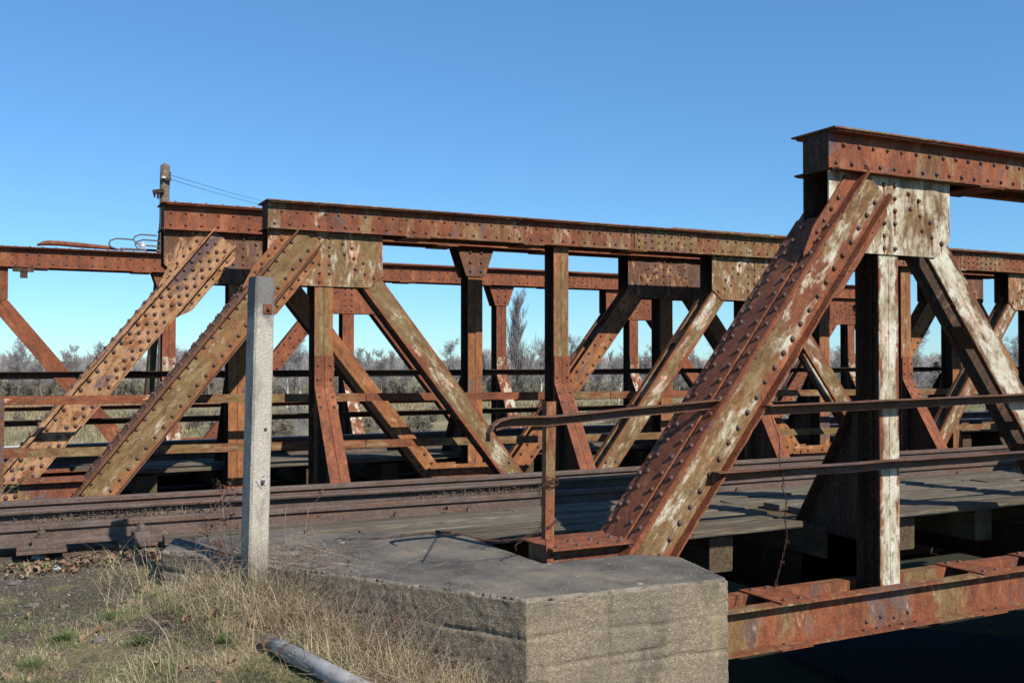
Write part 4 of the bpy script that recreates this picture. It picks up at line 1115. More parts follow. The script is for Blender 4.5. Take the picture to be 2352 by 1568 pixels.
# ---------------------------------------------------------------- vegetation materials
def veg(name, stops, scale=3.0, rough=.9, trans=0.0):
    n = N(name); f = n.math('ADD', n.math('MULTIPLY', n.noise(n.world(), scale, 4, .6), .6), n.math('MULTIPLY', n.noise(n.world(), 90, 3, .6), .4))
    m_ = n.fin(n.ramp(f, stops), rough, .15)
    return m_
M['straw'] = veg('dry_grass_blades', [(.34, (.16, .115, .06)), (.48, (.34, .26, .15)), (.62, (.54, .44, .28))])
M['green'] = veg('green_grass_blades', [(.36, (.035, .06, .015)), (.5, (.085, .13, .035)), (.64, (.16, .20, .07))])
M['leaf'] = veg('dead_oak_leaf', [(.35, (.12, .065, .035)), (.5, (.23, .14, .085)), (.65, (.34, .235, .155))], 8)
M['stone'] = veg('dark_stone', [(.36, (.07, .06, .055)), (.5, (.13, .11, .10)), (.66, (.20, .17, .15))], 12)
M['pale_stone'] = veg('pale_stone', [(.36, (.30, .29, .26)), (.64, (.55, .54, .50))], 14)
M['twig'] = veg('dry_twig', [(.36, (.12, .08, .06)), (.5, (.23, .17, .13)), (.66, (.36, .29, .22))], 5)
M['seed'] = veg('dry_seed_head', [(.36, (.07, .03, .022)), (.64, (.17, .075, .05))], 20)
M['bright_leaf'] = veg('fresh_leaf', [(.4, (.08, .16, .03)), (.6, (.16, .26, .07))], 20)
M['bark'] = veg('grey_bark', [(.36, (.11, .095, .08)), (.64, (.24, .21, .18))], 2)
M['twigs_far'] = veg('bare_twigs', [(.36, (.20, .185, .18)), (.64, (.36, .33, .31))], .5)  # distance haze is put into this pale grey twig colour
M['birch'] = veg('birch_bark', [(.33, (.15, .13, .12)), (.45, (.60, .58, .54)), (.64, (.75, .73, .70))], 1.5)
M['conifer'] = veg('conifer_needles', [(.36, (.015, .028, .014)), (.64, (.04, .065, .03))], 1.0)
M['hedge'] = veg('olive_undergrowth', [(.36, (.15, .135, .095)), (.5, (.23, .20, .145)), (.64, (.33, .285, .21))], .6)
M['reed'] = veg('dry_reeds', [(.36, (.15, .115, .06)), (.5, (.27, .215, .12)), (.64, (.38, .31, .19))], .7)

def np_mesh(name, V, T, mat, mats=None, mi=None, smooth=False):
    """triangle mesh from arrays"""
    me = bpy.data.meshes.new(name); V = np.asarray(V, np.float32); T = np.asarray(T, np.int32)
    me.vertices.add(len(V)); me.vertices.foreach_set('co', V.ravel())
    me.loops.add(T.size); me.loops.foreach_set('vertex_index', T.ravel())
    me.polygons.add(len(T)); me.polygons.foreach_set('loop_start', np.arange(0, T.size, 3, dtype=np.int32))
    for q in (mats or [mat]): me.materials.append(q)
    if mi is not None: me.polygons.foreach_set('material_index', np.asarray(mi, np.int32))
    if smooth: me.polygons.foreach_set('use_smooth', [True] * len(T))
    me.update(); me.validate()
    return me
def place(name, me, parent=None, loc=(0, 0, 0), rot=None):
    return link(bpy.data.objects.new(name, me), parent, loc, rot)
def blades(base, length, width, lean, az_, curl, droop=.0):
    """curved grass blades, 3 tapering segments each (5 triangles)"""
    n_ = len(base); dirx = np.cos(az_); diry = np.sin(az_)
    side = np.stack([-diry, dirx, np.zeros(n_)], 1)
    V = np.zeros((n_, 7, 3)); ang = lean.copy(); p = base.copy(); k = 0
    for s_ in range(4):
        w_ = width * (1, .85, .55, 0)[s_]
        if s_ < 3: V[:, 2 * s_] = p - side * w_[:, None] / 2; V[:, 2 * s_ + 1] = p + side * w_[:, None] / 2
        else: V[:, 6] = p
        st = length / 3
        p = p + np.stack([dirx * np.sin(ang) * st, diry * np.sin(ang) * st, np.cos(ang) * st], 1)
        ang = ang + curl
    b = (np.arange(n_) * 7)[:, None]
    T = np.concatenate([b + np.array(t)[None, :] for t in ((0, 1, 3), (0, 3, 2), (2, 3, 5), (2, 5, 4), (4, 5, 6))])
    return V.reshape(-1, 3), T
def in_poly(x, y, poly):
    inside = np.zeros(x.shape, bool); j = len(poly) - 1
    for i in range(len(poly)):
        xi, yi = poly[i]; xj, yj = poly[j]
        c = ((yi > y) != (yj > y)) & (x < (xj - xi) * (y - yi) / (yj - yi + 1e-12) + xi); inside ^= c; j = i
    return inside
def face_dist(x, y):
    """distance towards the viewer from the block's left face line"""
    ax, ay = 2.30, 4.38; bx, by = .84, 6.55; L = math.hypot(bx - ax, by - ay)
    return ((x - ax) * (by - ay) - (y - ay) * (bx - ax)) / L
def scatter(n_, seed, dens):
    r_ = np.random.default_rng(seed); X = r_.uniform(-2.6, 2.9, n_ * 4); Y = r_.uniform(3.3, 7.72, n_ * 4)
    ok = ~in_poly(X, Y, [(2.26, 4.42), (3.51, 4.3), (3.64, 4.9), (2.8, 5.2), (2.76, 6.3), (1.64, 6.9), (.97, 7.0), (.80, 6.6)])
    ok &= (X < skew(Y)) & ~((X > 2.25) & (Y > 4.3))
    d = dens(X, Y); ok &= r_.random(n_ * 4) < d
    X, Y = X[ok][:n_], Y[ok][:n_]
    return X, Y, r_
def fd(X, Y): return np.abs(face_dist(X, Y))
def near_face(X, Y, w_): 
    u = (X - .84) * .558 + (Y - 6.55) * -.83
    return np.exp(-(fd(X, Y) / w_) ** 2) * (u > .42) * (u < 3.2)
def soil_patch(X, Y):
    """1 where the trodden dark soil shows: a band in front of the rails at the left"""
    return 1 / (1 + np.exp(-((Y - 5.95 + .15 * X) * 5))) * (X < 1.0)
def grass_layer(name, n_, seed, dens, mat, L, W, lean, curl, lab, cat, lift=0.0):
    X, Y, r_ = scatter(n_, seed, dens); k = len(X)
    Z = ground_h(X, Y) - .004 + lift
    base = np.stack([X, Y, Z], 1)
    V, T = blades(base, r_.uniform(*L, k), r_.uniform(*W, k), r_.uniform(*lean, k), r_.uniform(0, 6.3, k), r_.uniform(*curl, k))
    o = place(name, np_mesh(name, V, T, mat)); tag(o, lab, cat, kind='stuff'); return o
clump = lambda X, Y, s_, sd, lo, hi: np.clip((fbm(X, Y, s_, sd, 3) - lo) / (hi - lo), 0, 1)
grass_layer('dry_lawn', 105000, 1, lambda X, Y: np.clip(clump(X, Y, 3.0, 2, .30, .52) * (1 - .93 * soil_patch(X, Y)) + .03, 0, 1), M['straw'], (.025, .075), (.0010, .0024), (.6, 1.5), (.0, .35),
            'short dry straw coloured grass over the dark soil', 'grass')
grass_layer('green_lawn', 60000, 2, lambda X, Y: clump(X, Y, 3.4, 12, .49, .60) * (1 - .8 * soil_patch(X, Y)) * .9 + .02, M['green'], (.025, .065), (.0012, .0026), (.2, 1.2), (.05, .35),
            'green grass tufts in the lawn before the rails', 'grass')
grass_layer('tangled_dry_grass', 56000, 3, lambda X, Y: np.clip(near_face(X, Y, .36) * 1.3 + clump(X, Y, 2.0, 30, .5, .66) * .10 * (X > .5), 0, 1), M['straw'], (.08, .38), (.0013, .0032), (.4, 1.5), (.1, .7),
            'tangled long dry grass heaped against the concrete block and post', 'dry grass')
grass_layer('green_bank_grass', 15000, 4, lambda X, Y: near_face(X, Y, .33) * clump(X, Y, 3, 44, .45, .6), M['green'], (.08, .20), (.0022, .0045), (.1, .8), (.1, .4),
            'longer green grass among the dry tangle beside the block', 'grass')
# individually visible green tussocks
spots = [(72, 1515), (258, 1425), (330, 1480), (150, 1460), (515, 1485), (270, 1235), (360, 1385), (610, 1400)]
def tussock(px, py, i):
    q = onZ(px, py, -1.46); x, y = q.x, q.y; z = float(ground_h(x, y)); k = int(260 + 60 * (i % 4)); r_ = np.random.default_rng(200 + i)
    a = r_.uniform(0, 6.3, k); rr = np.minimum(.11, np.abs(r_.normal(0, .042, k))); base = np.stack([rr * np.cos(a), rr * np.sin(a), np.zeros(k)], 1)
    V, T = blades(base, r_.uniform(.03, .085, k), r_.uniform(.0015, .003, k), np.clip(rr * 9 + r_.uniform(.1, 1.0, k), 0, 1.4), a + r_.normal(0, .5, k), r_.uniform(.05, .35, k))
    o = place('grass_tussock', np_mesh('grass_tussock', V, T, M['green']), None, (x, y, z)); return o
labs = ['dark green grass tussock at the bottom left corner of the lawn', 'round green grass tussock in the middle of the lawn', 'green grass tussock near the bottom of the lawn, third from the left',
        'small green tussock between the corner tussock and the middle one', 'green grass tussock to the left of the grey pipe', 'green grass tuft among the dead leaves by the rail chair',
        'faint green tussock below the shadow of the concrete post', 'green tuft growing in the dry grass in front of the post']
for i, (px, py) in enumerate(spots): tag(tussock(px, py, i), labs[i], 'grass tussock', 'green tussocks in the lawn')

# leaves, stones
def leaf_geo(r_, s_):
    """a curled lobed oak leaf"""
    n_ = 7; L = s_; pts = []
    for i in range(n_):
        u = i / (n_ - 1); w_ = s_ * .30 * (math.sin(math.pi * min(1, u * 1.02)) ** .6) * (1.0 if i % 2 else .55) + .001
        zc = s_ * .22 * math.sin(u * 3.1) * r_.uniform(.4, 1.4)
        pts += [(u * L - L / 2, -w_, zc + w_ * r_.uniform(.2, .9)), (u * L - L / 2, 0, zc), (u * L - L / 2, w_, zc + w_ * r_.uniform(.2, .9))]
    T = []
    for i in range(n_ - 1):
        a = i * 3
        for k in (0, 1): T += [(a + k, a + k + 1, a + k + 4), (a + k, a + k + 4, a + k + 3)]
    return np.array(pts), np.array(T)
def euler(r_, flat=.5):
    return np.array(Matrix.Rotation(r_.uniform(0, 6.3), 3, 'Z') @ Matrix.Rotation(r_.normal(0, flat), 3, 'X') @ Matrix.Rotation(r_.normal(0, flat), 3, 'Y'))
def litter(name, n_, seed, fn, lab, size=(.03, .065)):
    r_ = np.random.default_rng(seed); V = []; T = []; b = 0
    for i in range(n_):
        x, y, z = fn(r_); v, t = leaf_geo(r_, r_.uniform(*size)); v = v @ euler(r_, .45).T + np.array((x, y, z)); V.append(v); T.append(t + b); b += len(v)
    o = place(name, np_mesh(name, np.concatenate(V), np.concatenate(T), M['leaf'])); tag(o, lab, 'dead leaves', kind='stuff')
def lf1(r_):
    x = -.0 + r_.normal(.45, .42); y = 7.44 - abs(r_.normal(0, .13)); return (x, y, float(ground_h(x, y)) + r_.uniform(.01, .05))
litter('leaf_litter', 190, 5, lf1, 'brown dead leaves drifted under the edge of the nearest rail')
def lf2(r_):
    while True:
        x, y = r_.uniform(-1.2, 2.2), r_.uniform(3.9, 7.3)
        if face_dist(x, y) * face_dist(0, 5) > 0.05: return (x, y, float(ground_h(x, y)) + r_.uniform(.01, .05))
litter('scattered_leaves', 70, 6, lf2, 'single dead leaves scattered over the dry grass')
r0 = np.random.default_rng(77)
def one_leaf(p, s_, lab):
    v, t = leaf_geo(r0, s_); o = place('dead_leaf', np_mesh('dead_leaf', v, t, M['leaf']), None, tuple(p), Matrix.Rotation(r0.uniform(0, 6), 3, 'Z') @ Matrix.Rotation(.5, 3, 'X'))
    tag(o, lab, 'leaf', 'single dead leaves')
p = onT(1024, 1173, fA(3.3) - .06); one_leaf((p.x, fA(p.x) - .08, -1.27), .085, 'dead oak leaf lying on the foot of the nearest rail beyond the post')
p = onZ(850, 1350, -1.5)
q = onZ(860, 1445, -1.55); one_leaf((q.x, q.y, float(ground_h(q.x, q.y)) + .06), .12, 'large dead oak leaf in the dry grass right of the pipe end')
q = onZ(495, 1465, -1.47); one_leaf((q.x, q.y, float(ground_h(q.x, q.y)) + .03), .11, 'pale dead oak leaf in the lawn left of the pipe')
def stone(px, py, s_, lab, mat='stone', cat='stone', grp='dark stones in the soil'):
    q = onZ(px, py, -1.44); x, y = q.x, q.y; z = float(ground_h(x, y))
    bm = bmesh.new(); bmesh.ops.create_icosphere(bm, subdivisions=2, radius=s_)
    for v in bm.verts:
        k = 1 + .45 * mnoise.noise(v.co / s_ * 1.3 + Vector((px, py, 0))); v.co = Vector((v.co.x * k * 1.2, v.co.y * k, v.co.z * k * .5))
    me = bpy.data.meshes.new('stone'); bm.to_mesh(me); bm.free(); me.materials.append(M[mat])
    o = place('stone' if mat == 'stone' else 'pale_stone', me, None, (x, y, z + s_ * .12)); tag(o, lab, cat, grp)
for px, py, s_, lab in ((75, 1378, .035, 'flat reddish stone in the soil at the left edge'), (150, 1385, .026, 'small flat stone right of the reddish one'), (318, 1388, .026, 'dark pointed stone in the middle of the soil'),
                        (410, 1380, .038, 'largest dark stone lying right of the pointed one'), (228, 1460, .032, 'half buried stone before the middle tussock'), (35, 1340, .045, 'long flat slab of stone near the left edge'), (455, 1350, .022, 'small angular stone beside the dry grass')):
    stone(px, py, s_, lab)
stone(92, 1294, .045, 'whitish crumbling concrete lump under the first rail chair', 'pale_stone', 'rubble', 'pale rubble'); stone(130, 1312, .035, 'low white rubble piece right of the whitish lump', 'pale_stone', 'rubble', 'pale rubble')
def gv(r_):
    x, y = r_.uniform(-1.9, 1.0), r_.uniform(4.9, 7.6); return (x, y, float(ground_h(x, y)) + .002)
tag(crumbs('gravel', 2600, gv, M['stone'], .008, 8, .7), 'fine dark gravel trodden into the soil', 'gravel', kind='stuff')
tag(crumbs('pale_grit', 260, gv, M['pale_stone'], .005, 9, .6), 'pale grit scattered on the soil', 'grit', kind='stuff')
# fresh green rosette
q = onZ(95, 1312, -1.43); V = []; T = []; r_ = np.random.default_rng(5); k = 46
a = r_.uniform(0, 6.3, k); base = np.stack([r_.normal(0, .05, k), r_.normal(0, .02, k), np.zeros(k)], 1)
V, T = blades(base, r_.uniform(.03, .07, k), r_.uniform(.010, .017, k), r_.uniform(.5, 1.2, k), a, r_.uniform(0, .2, k))
tag(place('green_rosette', np_mesh('green_rosette', V, T, M['bright_leaf']), None, (q.x, q.y, float(ground_h(q.x, q.y)))), 'bright green leafy weed beside the whitish rubble', 'weed')

# dry stalks
def stalk_thing(name, base, pts, heads, lab, cat='dry weed', grp=None, rr=.0022, branch=True, seed=1, headmat='seed'):
    r_ = random.Random(seed); e = empty(name, tuple(base), lab, cat, grp)
    P = [Vector(p) for p in pts]; m = MB(); m.tube(P, [rr * (1 - .5 * i / len(P)) for i in range(len(P))], 5)
    tips = []
    top = P[-1]; 
    if heads:
        for i in range(heads):
            k = r_.randint(max(0, len(P) - 3), len(P) - 1); b0 = P[k]; d_ = Vector((r_.uniform(-1, 1), r_.uniform(-.6, .6), r_.uniform(.5, 1.3))).normalized() * r_.uniform(.04, .12)
            m.tube([b0, b0 + d_ * .5 + Vector((0, 0, -.004)), b0 + d_], [rr * .5, rr * .4, rr * .3], 3); tips.append(b0 + d_)
            if branch:
                for j in range(3):
                    d2 = Vector((r_.uniform(-1, 1), r_.uniform(-.6, .6), r_.uniform(.3, 1.2))).normalized() * r_.uniform(.015, .04); m.tube([b0 + d_, b0 + d_ + d2], rr * .3, 3); tips.append(b0 + d_ + d2)
    rel(m, base).obj('stem', M['twig'], e, tuple(base))
    if tips:
        oc = [(1, 0, 0), (0, 1, 0), (-1, 0, 0), (0, -1, 0), (0, 0, 1), (0, 0, -1)]; m = MB()
        for t_ in tips:
            for q in range(3):
                s_ = r_.uniform(.003, .0065); c = t_ + Vector((r_.uniform(-1, 1), r_.uniform(-1, 1), r_.uniform(-1, 1))) * .006
                m.add([c + Vector(v) * s_ for v in oc], [(0, 1, 4), (1, 2, 4), (2, 3, 4), (3, 0, 4), (1, 0, 5), (2, 1, 5), (3, 2, 5), (0, 3, 5)])
        rel(m, base).obj('seed_head', M[headmat], e, tuple(base))['kind'] = 'stuff'
    return e
def stalk_px(pxs, depth, **kw):
    P = []
    for x, y in pxs: p = atD(x, depth, 0); P.append(Vector((p.x, p.y, (825 - y) * depth / F)))
    return stalk_thing(base=P[0], pts=P, **kw)
stalk_px([(517, 1235), (518, 1200), (514, 1165), (512, 1140)], 6.25, name='dry_umbel', heads=16, lab='dark dry branching weed with seed heads left of the concrete post', seed=1, grp='dry seed headed weeds')
stalk_px([(545, 1330), (538, 1280), (532, 1230), (530, 1215)], 5.9, name='dry_umbel', heads=7, lab='low reddish seed headed weed at the foot of the concrete post', seed=2, grp='dry seed headed weeds')
stalk_px([(480, 1240), (476, 1205), (470, 1185)], 6.3, name='dry_umbel', heads=9, lab='pale brown seed headed weed between the post and the rail chair', seed=3, grp='dry seed headed weeds')
stalk_px([(505, 1345), (500, 1320), (492, 1300)], 5.75, name='dry_umbel', heads=7, lab='small dry weed on the dark side of the block', seed=4, grp='dry seed headed weeds')
stalk_px([(522, 1568), (524, 1470), (528, 1390), (530, 1290)], 4.7, name='tall_weed', heads=2, lab='tall thin brown stem rising from the lawn left of the post', seed=5, grp='tall dry stems')
stalk_px([(410, 1568), (412, 1500), (418, 1440)], 4.6, name='tall_weed', heads=1, lab='thin leaning brown stem at the lower left of the pipe', seed=6, grp='tall dry stems')
stalk_px([(700, 1255), (704, 1215), (710, 1165)], 6.0, name='tall_weed', heads=3, lab='upright twig standing on the concrete block right of the post', seed=7, grp='tall dry stems')
stalk_px([(660, 1250), (655, 1200), (661, 1155)], 6.0, name='tall_weed', heads=0, lab='bare pale twig just right of the concrete post', seed=8, grp='tall dry stems')
stalk_px([(975, 1568), (905, 1490), (865, 1440), (830, 1380), (870, 1400)][:1] + [(930, 1450), (1010, 1395), (1040, 1380)], 4.9, name='dry_umbel', heads=6, lab='leaning dry umbel in front of the dark face of the block', seed=9, grp='dry seed headed weeds')
stalk_px([(818, 1420), (822, 1360), (829, 1310)], 5.1, name='tall_weed', heads=2, lab='dry stem against the left part of the dark block face', seed=10, grp='tall dry stems')
# budding twig at the left edge
def bud_twig(pxs, dep, lab, seed):
    P = [];
    for x, y in pxs: p = atD(x, dep, 0); P.append(Vector((p.x, p.y, (825 - y) * dep / F)))
    e = empty('budding_twig', tuple(P[0]), lab, 'twig', 'budding twigs at the left edge'); m = MB(); m.tube(P, [.004, .003, .002, .0015][:len(P)], 5); rel(m, P[0]).obj('stem', M['twig'], e, tuple(P[0]))
    r_ = np.random.default_rng(seed); V = []; T = []; b = 0
    for p in P[1:] + [P[-1].lerp(P[-2], .5)]:
        k = 7; v, t = blades(np.tile(np.array(p), (k, 1)), r_.uniform(.015, .028, k), r_.uniform(.005, .009, k), r_.uniform(.1, 1.3, k), r_.uniform(0, 6.3, k), r_.uniform(0, .3, k)); V.append(v); T.append(t + b); b += len(v)
    V = np.concatenate(V) - np.array(P[0]); o = place('leaf_buds', np_mesh('leaf_buds', V, np.concatenate(T), M['bright_leaf']), e, tuple(P[0])); o['kind'] = 'stuff'
bud_twig([(-30, 1210), (5, 1130), (45, 1078), (76, 1046)], 5.2, 'upper twig with fresh green buds reaching in at the left edge', 1)
bud_twig([(-30, 1200), (0, 1148), (30, 1120), (66, 1102)], 5.25, 'lower twig with fresh green buds reaching in at the left edge', 2)
# dry twigs lying over the block and the bank
def twig_tangle(name, n_, fn, seed, lab, L=(.10, .35), r_w=.0012):
    r_ = random.Random(seed); m = MB()
    for i in range(n_):
        p = Vector(fn(r_)); a = r_.gauss(.1, .7) + (math.pi if r_.random() < .5 else 0); l = r_.uniform(*L); up = r_.uniform(-.05, .45); d_ = Vector((math.cos(a), math.sin(a) * .8, up)).normalized()
        pts = [p]; 
        for k in range(4): d_ = (d_ + Vector((r_.gauss(0, .2), r_.gauss(0, .2), r_.gauss(-.06, .14)))).normalized(); pts.append(pts[-1] + d_ * l / 4)
        m.tube(pts, [r_w, r_w, r_w * .8, r_w * .6, r_w * .4], 3, caps=False)
    o = m.obj(name, M['twig'], fix=False); tag(o, lab, 'dry twigs', kind='stuff')
def tw1(r_):
    while True:
        x, y = r_.gauss(1.35, .28), r_.gauss(5.85, .25)
        if True: return (x, y, max(float(ground_h(x, y)), ZBL if in_poly(np.array([x]), np.array([y]), blk)[0] else -9) + .01)
twig_tangle('twig_tangle', 420, tw1, 3, 'pale dry twigs and stems fanned over the left end of the concrete block', (.12, .42), .0014)
def tw2(r_):
    x, y = r_.uniform(1.3, 2.3), r_.uniform(4.2, 5.3); return (x, y, float(ground_h(x, y)) + .02)
twig_tangle('bank_twigs', 220, tw2, 4, 'thin brambly stems over the bank below the concrete block', (.15, .5), .0016)
def tw4(r_):
    u = r_.uniform(.55, 2.3); x = .84 + u * .558 - r_.gauss(.05, .10); y = 6.55 - u * .83 - r_.gauss(.07, .12); return (x, y, float(ground_h(x, y)) + .0)
r4 = random.Random(31); m4 = MB()
for i in range(620):
    p = Vector(tw4(r4)); d_ = Vector((r4.gauss(0, .5), r4.gauss(0, .5), 1)).normalized(); l = r4.uniform(.12, .5); pts = [p]
    for k in range(4): d_ = (d_ + Vector((r4.gauss(0, .22), r4.gauss(0, .22), -.18 * k * r4.random()))).normalized(); pts.append(pts[-1] + d_ * l / 4)
    m4.tube(pts, [.0015, .0014, .0012, .001, .0006], 3, caps=False)
tag(m4.obj('dead_stems', M['twig'], fix=False), 'thicket of thin dead stems standing along the left face of the concrete block', 'dead stems', kind='stuff')
def tw3(r_):
    x = r_.uniform(-1.5, 2); return (x, tr(x) + .10 + r_.random() * .06, -1.19)
r_ = np.random.default_rng(8)
for (cx, cn, lab) in ((.28, 130, 'wisps of dry grass lodged behind the nearest rail at the left'), (1.05, 110, 'tuft of dry grass growing behind the nearest rail left of the post')):
    k = cn; base = np.stack([cx + r_.normal(0, .10, k), tr(cx) + .11 + r_.normal(0, .02, k), np.full(k, -1.19)], 1)
    V, T = blades(base, r_.uniform(.04, .13, k), r_.uniform(.0014, .0026, k), r_.uniform(.2, 1.4, k), r_.uniform(0, 6.3, k), r_.uniform(.1, .5, k))
    tag(place('dry_grass_tuft', np_mesh('dry_grass_tuft', V, T, M['straw'])), lab, 'grass tuft', 'dry tufts by the rail')
k = 330; cx, cy = onZ(385, 1235, -1.35).x, onZ(385, 1235, -1.35).y
base = np.stack([cx + r_.normal(0, .09, k), cy + r_.normal(0, .05, k), np.full(k, -1.37)], 1)
V, T = blades(base, r_.uniform(.06, .17, k), r_.uniform(.0016, .003, k), r_.uniform(.1, 1.1, k), r_.uniform(0, 6.3, k), r_.uniform(.1, .5, k))
tag(place('dry_grass_tuft', np_mesh('dry_grass_tuft', V, T, M['straw'])), 'dry grass tuft by the second rail chair at the corner of the block', 'grass tuft', 'dry tufts by the rail')

# ---------------------------------------------------------------- trees
def grow(seed, H, spread=.5, up=.35, n_main=9, depth=4, r_trunk=.14, clear=.25, kids=4, twig_r=.012, shrink=.62, multi=1):
    """bare tree: returns (trunk segments, twig segments) as (p0, p1, r0, r1)"""
    r_ = random.Random(seed); TR = []; TW = []
    def branch(p, d, L, rad, lev):
        nseg = 4 if lev < 2 else 3; pts = [p]
        for i in range(nseg):
            d = (d + Vector((r_.gauss(0, .16), r_.gauss(0, .16), r_.gauss(up * .12, .10)))).normalized()
            q = pts[-1] + d * (L / nseg); ra = rad * (1 - .7 * i / nseg); rb = rad * (1 - .7 * (i + 1) / nseg)
            (TR if lev < 2 else TW).append((pts[-1], q, max(ra, twig_r), max(rb, twig_r * .7))); pts.append(q)
            if lev < depth and (lev > 0 or i >= 0):
                for k in range(kids if lev > 0 else 2):
                    a = r_.uniform(0, 2 * math.pi); perp = d.orthogonal().normalized(); perp.rotate(Matrix.Rotation(a, 3, d))
                    nd = (d * (1 - spread) + perp * spread + Vector((0, 0, up * .5))).normalized()
                    branch(pts[-2].lerp(q, r_.random()), nd, L * shrink * r_.uniform(.6, 1.1), rb * .55, lev + 1)
    for s_ in range(multi):
        base = Vector((r_.gauss(0, .3), r_.gauss(0, .3), -.3)) if multi > 1 else Vector((0, 0, -.3)); d = Vector((r_.gauss(0, .05 * (1 + multi)), r_.gauss(0, .05 * (1 + multi)), 1)).normalized()
        pts = [base]; ns = 10; hh = H * r_.uniform(.85, 1)
        for i in range(ns):
            d = (d + Vector((r_.gauss(0, .05), r_.gauss(0, .05), .12))).normalized(); q = pts[-1] + d * hh / ns
            ra, rb = r_trunk * (1 - .9 * i / ns), r_trunk * (1 - .9 * (i + 1) / ns); TR.append((pts[-1], q, ra, rb)); pts.append(q)
            if i / ns >= clear:
                for k in range(n_main // ns + (1 if r_.random() < (n_main % ns) / ns else 0) + 1):
                    a = r_.uniform(0, 2 * math.pi); nd = (Vector((math.cos(a), math.sin(a), 0)) * spread + Vector((0, 0, up + .25))).normalized()
                    branch(pts[-2].lerp(q, r_.random()), nd, H * (.34 if up < .9 else .34) * (1.15 - i / ns * .75) * r_.uniform(.7, 1.1), rb * .6, 1)
    return TR, TW
def seg_mesh(name, S, mat, sides=3):
    P0 = np.array([s_[0] for s_ in S]); P1 = np.array([s_[1] for s_ in S]); r0_ = np.array([s_[2] for s_ in S]); r1_ = np.array([s_[3] for s_ in S])
    d = P1 - P0; d /= np.linalg.norm(d, axis=1)[:, None] + 1e-9; ref = np.where(np.abs(d[:, 2:3]) < .9, np.array([[0, 0, 1.]]), np.array([[1., 0, 0]]))
    a = np.cross(d, ref); a /= np.linalg.norm(a, axis=1)[:, None]; b = np.cross(d, a); V = []
    for P_, rr in ((P0, r0_), (P1, r1_)):
        for k in range(sides):
            an = 2 * math.pi * k / sides; V.append(P_ + (a * math.cos(an) + b * math.sin(an)) * rr[:, None])
    V = np.stack(V, 1); n_ = len(S); base = (np.arange(n_) * 2 * sides)[:, None]; T = []
    for k in range(sides):
        j = (k + 1) % sides; T += [base + np.array([[k, j, sides + j]]), base + np.array([[k, sides + j, sides + k]])]
    return np_mesh(name, V.reshape(-1, 3), np.concatenate(T), mat)
protos = {}
def proto_tree(kind, seeds, mat_t, mat_c, **kw):
    protos[kind] = []
    for s_ in seeds:
        TR, TW = grow(s_, **kw); protos[kind].append((seg_mesh('trunk', TR, mat_t, 5), seg_mesh('crown', TW, mat_c)))
proto_tree('round', (1, 2, 3, 4), M['bark'], M['twigs_far'], H=8.5, spread=.62, up=.3, n_main=7, depth=4, kids=2, twig_r=.012, r_trunk=.2, clear=.18, shrink=.6)
proto_tree('slim', (11, 12), M['bark'], M['twigs_far'], H=8.5, spread=.4, up=.6, n_main=14, depth=3, kids=3, twig_r=.014, r_trunk=.13, clear=.15)
proto_tree('birch', (21, 22), M['birch'], M['twigs_far'], H=9.5, spread=.42, up=.5, n_main=12, depth=3, kids=3, twig_r=.014, r_trunk=.11, clear=.25)
proto_tree('poplar', (31,), M['bark'], M['twigs_far'], H=17.5, spread=.38, up=1.45, n_main=44, depth=3, kids=3, twig_r=.019, r_trunk=.3, clear=.05, shrink=.5)
proto_tree('bush', (41, 42, 43), M['twigs_far'], M['hedge'], H=2.6, spread=.6, up=.3, n_main=8, depth=3, kids=3, twig_r=.012, r_trunk=.03, clear=.0, multi=5)
def tree(kind, i, px, depth, s_=1.0, lab='', grp='bare trees at the edge of the meadow', cat='tree', name=None, zoff=0, rz=None):
    p = atD(px, depth, 0); z = float(ground_h(p.x, p.y)) + zoff; tm, cm = protos[kind][i % len(protos[kind])]
    e = bpy.data.objects.new(name or {'birch': 'birch_tree', 'poplar': 'poplar_tree', 'bush': 'bush'}.get(kind, 'bare_tree'), None); COL.objects.link(e); e.location = (p.x, p.y, z)
    e.rotation_euler = (0, 0, rz if rz is not None else random.uniform(0, 6.3)); e.scale = (s_, s_, s_ * random.uniform(.95, 1.05)); tag(e, lab, cat, grp)
    for nm, me in (('trunk', tm), ('crown', cm)):
        o = bpy.data.objects.new(nm, me); COL.objects.link(o); o.parent = e
    return e
tree('poplar', 0, 1190, 160, .97, 'tall columnar bare poplar standing above the far treeline', None)
